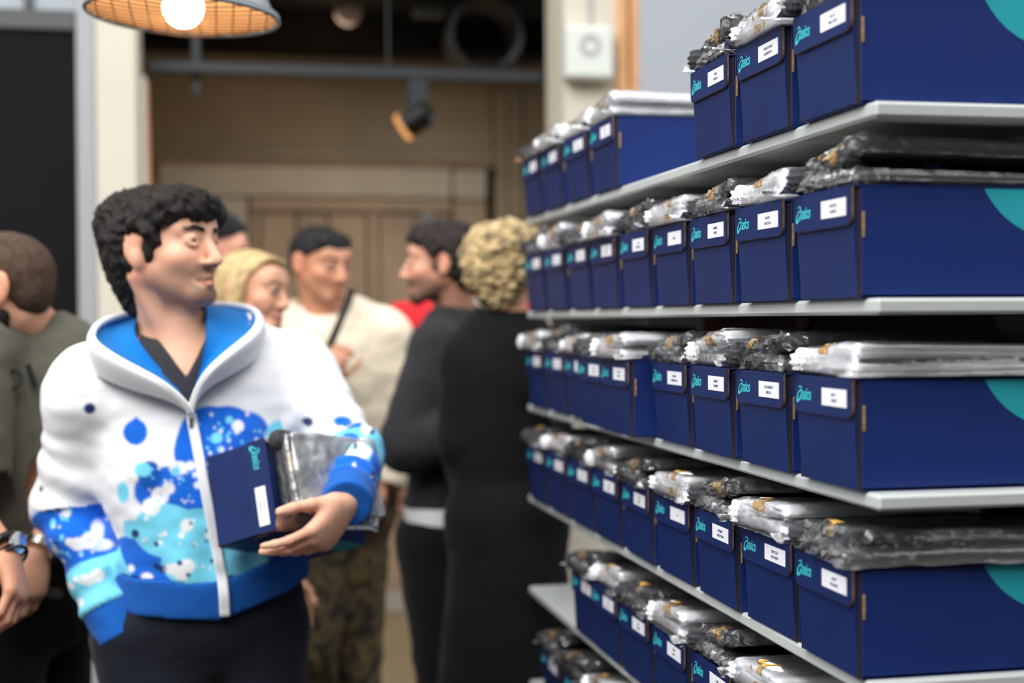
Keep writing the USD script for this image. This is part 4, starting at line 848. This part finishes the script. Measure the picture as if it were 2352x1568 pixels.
# held box axes: reading direction points down, lid points to his left arm
e_h, e_v = cam_vec(.90, -.29, -.33), cam_vec(.125, .95, -.28); e_v = e_v-e_h*(e_h@e_v); e_v /= np.linalg.norm(e_v); e_d = np.cross(e_h, e_v)
BO = at(556, 1131, 2.73)-e_h*BH/2
BM = frame(BO, e_d, -e_v, e_h)
hd = at(622, 1250, 2.60)-J['wr_l']
hand_l = dict(d=V3(-.62, -.34, -.70), n=V3(-.70, .62, .25), t=V3(-.1, -.75, .65), pose=((.55, .25, .12), (.62, .32, .15), (.70, .38, .2), (.75, .42, .2)), spread=.08, thumb=(.15, .25), thumb_in=.30)
hand_r = dict(d=V3(.62, .42, -.70), n=V3(.8, .5, .3), t=V3(.2, -.9, .1))
zones = [(at(705, 1205, 2.64), .125, .0042)]
F = Field(*m.grid(.012, zones)); 
m.trunk(F, -.012)
for n in 'lr': m.arm(F, n, -.006); m.leg(F, n, -.012)
m.neck(F, r=(.055, .062)); F.cone(HO+HR@V3(0, .035, -.115)*hs, J['neck']+V3(.012, -.045, .0), .020, .030, .04)
for sx in (-1, 1): F.cone(HO+HR@V3(sx*.06, -.035, -.06)*hs, J['neck']+V3(sx*-.01, -.060, -.025), .016, .012, .02)
head_shape(F, HO, HR, hs, jaw=1.04, nose=1.05)
hand_shape(F, J['wr_l'], s=1.04, **hand_l); hand_shape(F, J['wr_r'], **hand_r)
for n in 'lr': F.ell(J['an_'+n]+m.R@V3(0, .06, -.03), (.042, .115, .030), m.R, .02)
bm = F.mesh(); MS = np.array(s2l(228, 174, 146))
obj('body', bm, M['skin'], man, col=skin_colors(bm.vertices, HO, HR, hs, MS, .66, lips=MS*[.80, .56, .54], eyes=False))
for sx in (-1, 1):
    e = trimesh.creation.icosphere(3, (.0127*hs)); e.apply_translation(HO+hs*(HR@V3(sx*.032, .0722, -.001))); L_ = ((e.vertices-HO)@HR)/hs
    r_ = np.hypot(L_[:, 0]-sx*.032-.0030, L_[:, 2]+.001); c_ = np.tile((.50, .48, .46), (len(r_), 1)); c_[r_ < .0082] = (.05, .026, .016); c_[r_ < .003] = (.005, .005, .005)
    obj('eye', e, painted('eye_gloss_%d' % (sx+1), .35, .2), man, col=c_)
def quiff(F, T):
    F.cone(T(-.055, .035, .064), T(.02, .070, .062), .030, .028, .03); F.cone(T(.0, .055, .070), T(.05, .045, .062), .028, .026, .03)
    F.cone(T(-.04, -.02, .070), T(.04, -.02, .072), .030, .030, .03); F.ell(T(0, -.085, .045), (.075, .060, .070), HR, .03); F.ell(T(-.045, -.055, .02), (.048, .065, .070), HR, .03)
    F.ell(T(-.0665, .015, .018), (.0095, .015, .034), HR, .015); F.ell(T(.0665, .015, .018), (.0095, .015, .034), HR, .015); F.cone(T(-.068, .020, .055), T(-.072, .018, .01), .020, .012, .02); F.cone(T(0, -.078, -.03), T(0, -.066, -.100), .050, .032, .03)
m.hair(man, M['black_hair'], h=.0040, amp=.012, freq=(26, 26, 18), curl=.011, grow=1.8, top=-.010, nape=1.15, extra=quiff, front=([-.13, -.05, -.03, .0, .03, .048, .060, .072], [-.03, -.02, .006, .008, .020, .048, .080, .12]))
br = []
for sx in (-1, 1):
    c = np.array([HO+hs*(HR@V3(sx*x, y, z)) for x, y, z in ((.014, .0905, .0205), (.024, .0885, .0245), (.035, .0830, .0265), (.046, .0735, .0240), (.052, .0665, .0195))]); br = tube(spline(c, 14), np.linspace(.0046, .0022, 14)*hs, 8)
    obj('eyebrow', br, M['black_hair'], man, smooth=True)

# T-shirt with V neck
def vcut(apex, slope, yfront, tee=False):
    a = np.asarray(apex)
    def g(F):
        s, P = F.block(a-V3(.22, .2, .02), a+V3(.22, .2, .4)); w = (P[..., 2]-a[2])*slope; d = np.maximum((np.abs(P[..., 0]-a[0]-(P[..., 2]-a[2])*-.12)-w)*.8, P[..., 1]-yfront)
        F.d[s] = np.maximum(F.d[s], -d)
        if tee: F.d[s] = np.maximum(F.d[s], np.minimum(np.abs(P[..., 0]-J['neck'][0])-.075, P[..., 2]-J['neck'][2]+.075))
    return g
m.top('t_shirt', man, cloth('charcoal_jersey', (50, 50, 54)), e=.004, sleeve=.12, hem=.52, amp=.002, neck_r=.070, neck_dz=.0, vneck=vcut(at(428, 866, 2.86), .62, 2.98, True))
tr = Field(*m.grid(.012)); A_ = np.array((.100, .074, .09))*1.79+.010
tr.ell(J['hip'], A_, m.R, .04)
for n in 'lr': m.leg(tr, n, .014, (.092, .070, .055))
tr.cone(at(288, 1462, 2.92), at(350, 1660, 2.94), .072, .070, .04); tr.plane((0, 0, 1.02), (0, 0, 1)); tr.plane((0, 0, .04), (0, 0, -1))
obj('trousers', displace(tr.mesh(), .007, (9, 9, 14), 4), cloth('midnight_trousers', (27, 30, 40), noise=(5, .1)), man, smooth=True)
m.shoes(man, M['white_plastic'])

# hooded jacket
SLV = (.070, .064, .050)
def jacket_field(h, e=.024, arms=True):
    F = Field(*m.grid(h)); m.trunk(F, e)
    F.ell(J['waist']*.5+J['hip']*.5+V3(.0, -.010, .0), (.182, .150, .18), m.R, .06); F.ell(J['waist']+V3(-.01, -.015, .06), (.185, .145, .16), m.R, .06)
    for n in ('lr' if arms else ''):
        a, b, c = J['sh_'+n], J['el_'+n], J['wr_'+n]
        F.cone(a, b, .074, .063, .035); F.cone(b, b+(c-b)*.97, .063, .050, .02)
    F.cone(J['neck']+V3(-.10, .05, -.03), J['neck']+V3(.12, .06, -.03), .050, .050, .05)
    return F
HEM = .945
def zhem(x): return at(500, 1338, 2.84)[2]+.10*(x-at(500, 1338, 2.84)[0])
F = jacket_field(.0054, arms=False)
P_ = lambda n, t: J['el_'+n]+(J['wr_'+n]-J['el_'+n])*t
x0h = at(500, 1338, 2.84)
for sl in (.30, -.07): F.plane(x0h, V3(sl, 0, -1))
for n in 'lr': a, b, c = J['sh_'+n], J['el_'+n], J['wr_'+n]; F.cone(a, b, .074, .063, .035); F.cone(b, b+(c-b)*.97, .063, .050, .02)
for n in 'lr': dd = J['wr_'+n]-J['el_'+n]; F.plane(P_(n, .80), dd, (P_(n, .80)+dd/np.linalg.norm(dd)*.10, .125))
F.cone(J['neck']+V3(-.012, -.035, -.035), HO+V3(0, 0, .05), .134, .22, .01, sub=True)
vcut(at(437, 946, 2.83), .80, 2.97)(F)
jm = F.mesh(); _v, _f = trimesh.remesh.subdivide(jm.vertices, jm.faces); jm = trimesh.Trimesh(_v, _f, process=False); v = jm.vertices.copy(); n_ = vnorm(jm)
def seg(v, a, b): t = np.clip(((v-a)@(b-a))/((b-a)@(b-a)), 0, 1); return t, np.linalg.norm(v-a-t[:, None]*(b-a), axis=1)
w_ = (meshkit.fbm(v*[9, 9, 12]+4, 3, 9)-.5)*.016
arm_d, arm_t = {}, {}
for n in 'lr':
    t1, d1 = seg(v, J['sh_'+n], J['el_'+n]); t2, d2 = seg(v, J['el_'+n], J['wr_'+n]); d = np.minimum(d1, d2); u = np.where(d1 < d2, t1, 1+t2)
    arm_d[n], arm_t[n] = d, u; ms = np.clip((.105-d)/.03, 0, 1)*np.clip((u-.35)/.3, 0, 1)
    w_ += ms*.0040*np.sin(u*23+4*meshkit.noise(v*9, 5)*1.6)*np.clip(1.2-np.abs(u-1.15)*.5, .2, 1)
fold = np.clip(1-np.abs(v[:, 2]-zhem(v[:, 0])-.05)/.06, 0, 1); w_ += fold*.006*np.sin(v[:, 0]*60+v[:, 1]*40)
jm.vertices = v+n_*w_[:, None]
WHT, ROY, LBL, NVY, DRY = np.array((.86, .865, .89)), np.array(s2l(26, 104, 214)), np.array(s2l(122, 214, 240)), np.array(s2l(20, 44, 92)), np.array(s2l(16, 84, 172))
C = np.tile(WHT, (len(v), 1)); warp = (meshkit.fbm(v*14, 2, 3)-.5)
inr, inl = (arm_d['r'] < .098) & (arm_t['r'] > .32), (arm_d['l'] < .098) & (arm_t['l'] > .32); tor = ~(inr | inl)
def blob(px, py, rx, col, ry=None, Y=2.85, mask=tor, back=False):
    c = at(px, py, Y); k = abs(at(px+100, py, Y)[0]-c[0])/100; q = np.hypot((v[:, 0]-c[0])/(rx*k), (v[:, 2]-c[2])/((ry or rx)*k))+warp*.25
    al = np.clip(.5+(1-q)*min(rx, ry or rx)*k/.0045, 0, 1)*mask*(back | (v[:, 1] < 3.02)); C[:] = C*(1-al[:, None])+np.asarray(col)*al[:, None]
def dots(seed, n, xr, yr, rr, cols, Y=2.85, mask=tor):
    g = np.random.default_rng(seed)
    for _ in range(n): blob(g.uniform(*xr), g.uniform(*yr), g.uniform(*rr), cols[g.integers(len(cols))], Y=Y, mask=mask)
zb = v[:, 2]; front = v[:, 1] < 3.1
def soft(m, col): C[:] = C*(1-m[:, None])+np.asarray(col)*m[:, None]
soft(np.clip(.5+(at(500, 1272, 2.85)[2]+.012*np.sin(v[:, 0]*30)-zb)/.005, 0, 1)*tor, ROY)
for a in ((480, 1020, 78, ROY, 90), (520, 1015, 84, ROY), (572, 1022, 58, ROY, 78), (560, 1100, 75, ROY, 90), (470, 1110, 62, ROY, 70), (400, 1120, 92, ROY, 52), (345, 1088, 26, DRY, 34), (640, 1110, 60, ROY, 120), (300, 1300, 60, ROY, 70), (640, 1260, 90, DRY, 80),
          (640, 1005, 30, LBL, 34), (385, 1215, 76, LBL, 62), (455, 1245, 88, LBL, 84), (430, 1290, 60, LBL, 42), (520, 1280, 96, LBL, 72), (348, 1160, 20, WHT), (368, 1134, 20, WHT), (388, 1116, 14, WHT), (412, 1070, 20, WHT, 15), (405, 1078, 10, LBL), (330, 1075, 20, LBL, 17), (275, 1185, 34, WHT, 50), (300, 1215, 26, LBL, 22), (283, 1130, 14, LBL, 26), (310, 1225, 10, NVY), (262, 1215, 20, WHT),
          (313, 992, 29, ROY, 31), (313, 966, 7, ROY, 9), (205, 938, 14, NVY, 13), (545, 978, 14, WHT), (526, 964, 9, LBL), (497, 1004, 13, LBL), (507, 1030, 7, WHT), (430, 1200, 15, WHT), (418, 1222, 7, WHT), (380, 1220, 6, WHT), (360, 1245, 6, NVY), (402, 1300, 22, WHT, 14), (430, 1292, 18, WHT, 17), (418, 1312, 16, WHT, 12), (335, 1325, 15, WHT, 12), (298, 1308, 8, WHT, 10), (358, 1298, 8, NVY), (372, 1303, 10, NVY, 9), (480, 1222, 9, WHT), (488, 1282, 5, NVY), (530, 1320, 6, NVY), (415, 1285, 6, NVY), (438, 1065, 12, WHT, 10), (450, 1085, 7, WHT), (455, 1108, 8, WHT)):
    blob(a[0], a[1], a[2], a[3], a[4] if len(a) > 4 else None)
dots(3, 30, (340, 480), (1050, 1150), (1.5, 3), (WHT, LBL)); dots(4, 40, (450, 600), (940, 1080), (1.5, 4.5), (WHT, LBL)); dots(5, 26, (330, 500), (1180, 1320), (1.5, 5), (WHT, WHT, NVY))
# sleeves: white above, royal, then light blue toward the cuff, with white splats
ur, ul = arm_t['r']+warp*.12, arm_t['l']+warp*.16
st = lambda u, a: np.clip(.5+(u-a)*50, 0, 1)
soft(inr*st(ur, 1.02), ROY); soft(inr*st(ur, 1.48), LBL)
soft(inl*st(ul, .92), ROY); soft(inl*st(ul, 1.05), LBL); soft(inl*st(ul, 1.52), ROY)
for a in ((150, 1177, 12, WHT), (118, 1205, 8, LBL, 12), (180, 1248, 20, WHT, 14), (205, 1240, 18, WHT, 18), (222, 1225, 14, WHT, 30), (232, 1250, 22, WHT, 12), (160, 1244, 9, WHT), (200, 1325, 26, WHT, 12), (226, 1316, 16, WHT, 14), (160, 1345, 12, WHT, 8), (185, 1380, 10, WHT), (88, 1127, 5, NVY, 8), (130, 1250, 5, NVY), (205, 938, 14, NVY, 13)): blob(*a[:4], a[4] if len(a) > 4 else None, Y=2.92, mask=inr)
for a in ((712, 975, 14, NVY, 11), (792, 968, 24, ROY, 12), (846, 985, 14, WHT), (820, 1012, 30, WHT, 12), (806, 1003, 22, ROY, 13), (822, 1035, 34, WHT, 10), (800, 1045, 14, ROY, 9), (858, 1060, 14, ROY, 40), (812, 1043, 4, NVY), (830, 1105, 24, WHT, 14), (790, 1083, 12, WHT, 10), (850, 1120, 10, WHT), (790, 1100, 22, ROY, 10), (846, 1150, 14, LBL, 30), (806, 1138, 18, WHT, 26), (640, 1010, 14, LBL, 40)): blob(*a[:4], a[4] if len(a) > 4 else None, Y=2.82, mask=inl)
dots(8, 40, (100, 240), (1170, 1390), (2, 5), (WHT, LBL), 2.92, inr); dots(9, 30, (780, 880), (980, 1180), (2, 5), (WHT, NVY), 2.82, inl)
obj('jacket', jm, M['print'], man, col=C)
# rib bands
M['rib'] = cloth('royal_rib', (24, 92, 178), bump=(420, .5, .003))
F = jacket_field(.0068, .028, False); up_ = np.minimum; F.keep(lambda P: np.minimum((P-x0h-V3(0, 0, .004))@V3(-.30, 0, 1), (P-x0h-V3(0, 0, .004))@V3(.07, 0, 1))); [F.plane(x0h-V3(0, 0, .072), V3(sl, 0, -1)) for sl in (.30, -.07)]
hm = displace(F.mesh(), .004, (12, 12, 9), 6); obj('hem_band', hm, M['rib'], man, smooth=True)
for n in 'lr':
    a, b = P_(n, .79), P_(n, 1.06); c = (a+b)/2; F = Field(*[np.arange(c[i]-.14, c[i]+.14, .0045) for i in range(3)]); ax_ = b-a
    F.cone(a-ax_*.2, b+ax_*.2, .053, .047, .01); F.plane(a, -ax_); F.plane(b, ax_); obj('cuff', displace(F.mesh(), .003, 22, 3), M['rib'], man, smooth=True)
# hood: lining, outer cloth, piping, zip
def pts(*a): return np.array([at(*q) for q in a])
def loft(curves, n=60, flip=False):
    G = np.array([spline(c, n) for c in curves]); k = len(curves); kk = np.linspace(0, k-1, (k-1)*6+1)
    from scipy.interpolate import CubicSpline
    G = CubicSpline(np.arange(k), G, axis=0)(kk) if k > 2 else np.array([G[0]+(G[1]-G[0])*t for t in kk]); a, b = len(kk), n
    i, j = np.meshgrid(np.arange(a-1), np.arange(b-1), indexing='ij'); f = np.stack([i*b+j, (i+1)*b+j, (i+1)*b+j+1, i*b+j+1], -1).reshape(-1, 4)
    t = trimesh.Trimesh(G.reshape(-1, 3), np.vstack([f[:, :3], f[:, [0, 2, 3]]]), process=False)
    return t
def thick(t, d=.004):
    n = vnorm(t); v0, v1 = t.vertices+n*d/2, t.vertices-n*d/2; k = len(v0); return trimesh.Trimesh(np.vstack([v0, v1]), np.vstack([t.faces, t.faces[:, ::-1]+k]), process=False)
ED_R = pts((438, 946, 2.805), (410, 912, 2.795), (370, 880, 2.79), (320, 852, 2.795), (265, 822, 2.81), (226, 795, 2.84), (212, 770, 2.89), (228, 744, 2.95), (275, 726, 3.03), (330, 712, 3.10), (400, 704, 3.14))
ED_L = pts((438, 946, 2.805), (452, 900, 2.80), (476, 858, 2.80), (512, 822, 2.81), (556, 786, 2.84), (588, 754, 2.90), (594, 728, 2.96), (572, 708, 3.03), (520, 700, 3.09), (460, 700, 3.13), (400, 704, 3.14))
IN_R = pts((437, 948, 2.835), (414, 905, 2.86), (388, 868, 2.875), (356, 832, 2.885), (328, 796, 2.90), (310, 766, 2.93), (312, 745, 2.97), (322, 735, 3.01), (335, 732, 3.05), (365, 730, 3.08), (400, 730, 3.09))
IN_L = pts((437, 948, 2.835), (448, 898, 2.86), (459, 852, 2.855), (468, 812, 2.86), (473, 776, 2.875), (474, 744, 2.90), (474, 716, 2.94), (470, 702, 2.98), (455, 700, 3.03), (430, 712, 3.07), (400, 730, 3.09))
lin = plain('blue_lining', s2l(10, 110, 184), .85, .15, bump=(150, .3, .003), sheen=.1)
for E_, I_ in ((ED_R, IN_R), (ED_L, IN_L)):
    mid = (E_*.55+I_*.45)+V3(0, .030, -.012)*np.sin(np.linspace(0, np.pi, len(E_)))[:, None]
    L1 = loft([E_+V3(0, .002, -.002), mid, I_]); v_ = L1.vertices; v_[:, 1] += .012*(meshkit.fbm(v_*[18, 18, 18], 3, 12)-.5); L1.vertices = v_; obj('hood_lining', thick(L1), lin, man, smooth=True)
    ctr = J['neck']+V3(0, 0, -.02); out = E_-ctr; out[:, 2] = 0; out /= np.linalg.norm(out, axis=1, keepdims=True)+1e-9; s_ = np.sin(np.linspace(0.02, np.pi*.75, len(E_)))[:, None]
    O1 = E_+out*.010*s_+V3(0, .004, -.014)*s_; O2 = E_+out*.004*s_+V3(0, .034, -.060)*s_
    obj('hood_shell', thick(loft([E_, O1, O2]), .005), plain('white_fleece', (.86, .865, .89), .9, .1, bump=(240, .25, .002), sheen=.15) if 'white_fleece' not in M else M['white_fleece'], man, smooth=True)
    M['white_fleece'] = '/World/Looks/white_fleece'
    obj('hood_piping', tube(spline(E_, 70), .0068, 10), M['white_fleece'], man, smooth=True)
def dropper(mesh):
    from trimesh.ray.ray_pyembree import RayMeshIntersector
    I = RayMeshIntersector(mesh)
    def f(px, py):
        d = ray(px, py); loc, ir, it = I.intersects_location([EYE], [d/np.linalg.norm(d)], multiple_hits=False)
        return loc[0] if len(loc) else at(px, py, 2.83)
    return f
drop = dropper(jm)
zl = np.array([drop(438+(513-438)*t, 948+(1340-948)*t) for t in np.linspace(0, 1, 18)]); zl[:, 1] = np.convolve(np.pad(zl[:, 1], 1, 'edge'), np.ones(3)/3, 'valid')-.002
dh = dropper(hm); zl = np.vstack([zl[:-1], dh(514, 1358)+V3(0, -.003, 0), dh(516, 1388)+V3(0, -.003, 0), dh(517, 1412)+V3(0, -.003, 0)]); zs_ = spline(zl, 50)
zip_t = cat(*[tube(zs_+V3(o, -.0035, 0), .0042, 8) for o in (-.006, -.002, .002, .006)])
obj('zip_tape', zip_t, M['white_fleece'], man, smooth=True)
teeth = [trimesh.creation.icosphere(1, .0026).apply_translation(q+V3(s*.004, -.005, 0)) for E_, s in ((ED_R, 1), (ED_L, -1)) for q in spline(E_[:5], 46)]
tag(obj('zip_teeth', cat(*teeth), M['white_plastic'], man), None, None, None, 'stuff')
obj('zip_pull', box(-.004, .004, -.003, .003, -.022, 0, .001).apply_translation(zs_[1]+V3(0, -.010, 0)), M['chrome'], man)

# the box and the bagged shirt he carries
shoe_box(BM, 'navy shoe box held on its side by the man in the hooded jacket', None, ('LUIS', 'MORAN'))
bc = bag_class('class_held_shirt', 77, False, L=.235, W=.165, H=.046, curl=.006, tilt=.06, fold=1, back=.8, crumple=.3)
_q = Field(np.arange(.0, .24, .006), np.arange(-.10, .10, .006), np.arange(.02, .09, .004)); _q.box((.112, 0, .052), (.112, .080, .005), roty(.03), .004, .003)
obj('loose_film', displace(relax(_q.mesh(), 2), .009, (26, 34, 34), 5), M['film_hazy'], bc, smooth=True)
p = thing('bagged_shirt', 'bagged folded black shirt clamped between the held box and the forearm', 'shirt', BM@frame((.006, .006, BH+.002), *roty(-.30).T)); p.GetReferences().AddInternalReference(bc.GetPath()); p.SetInstanceable(True)
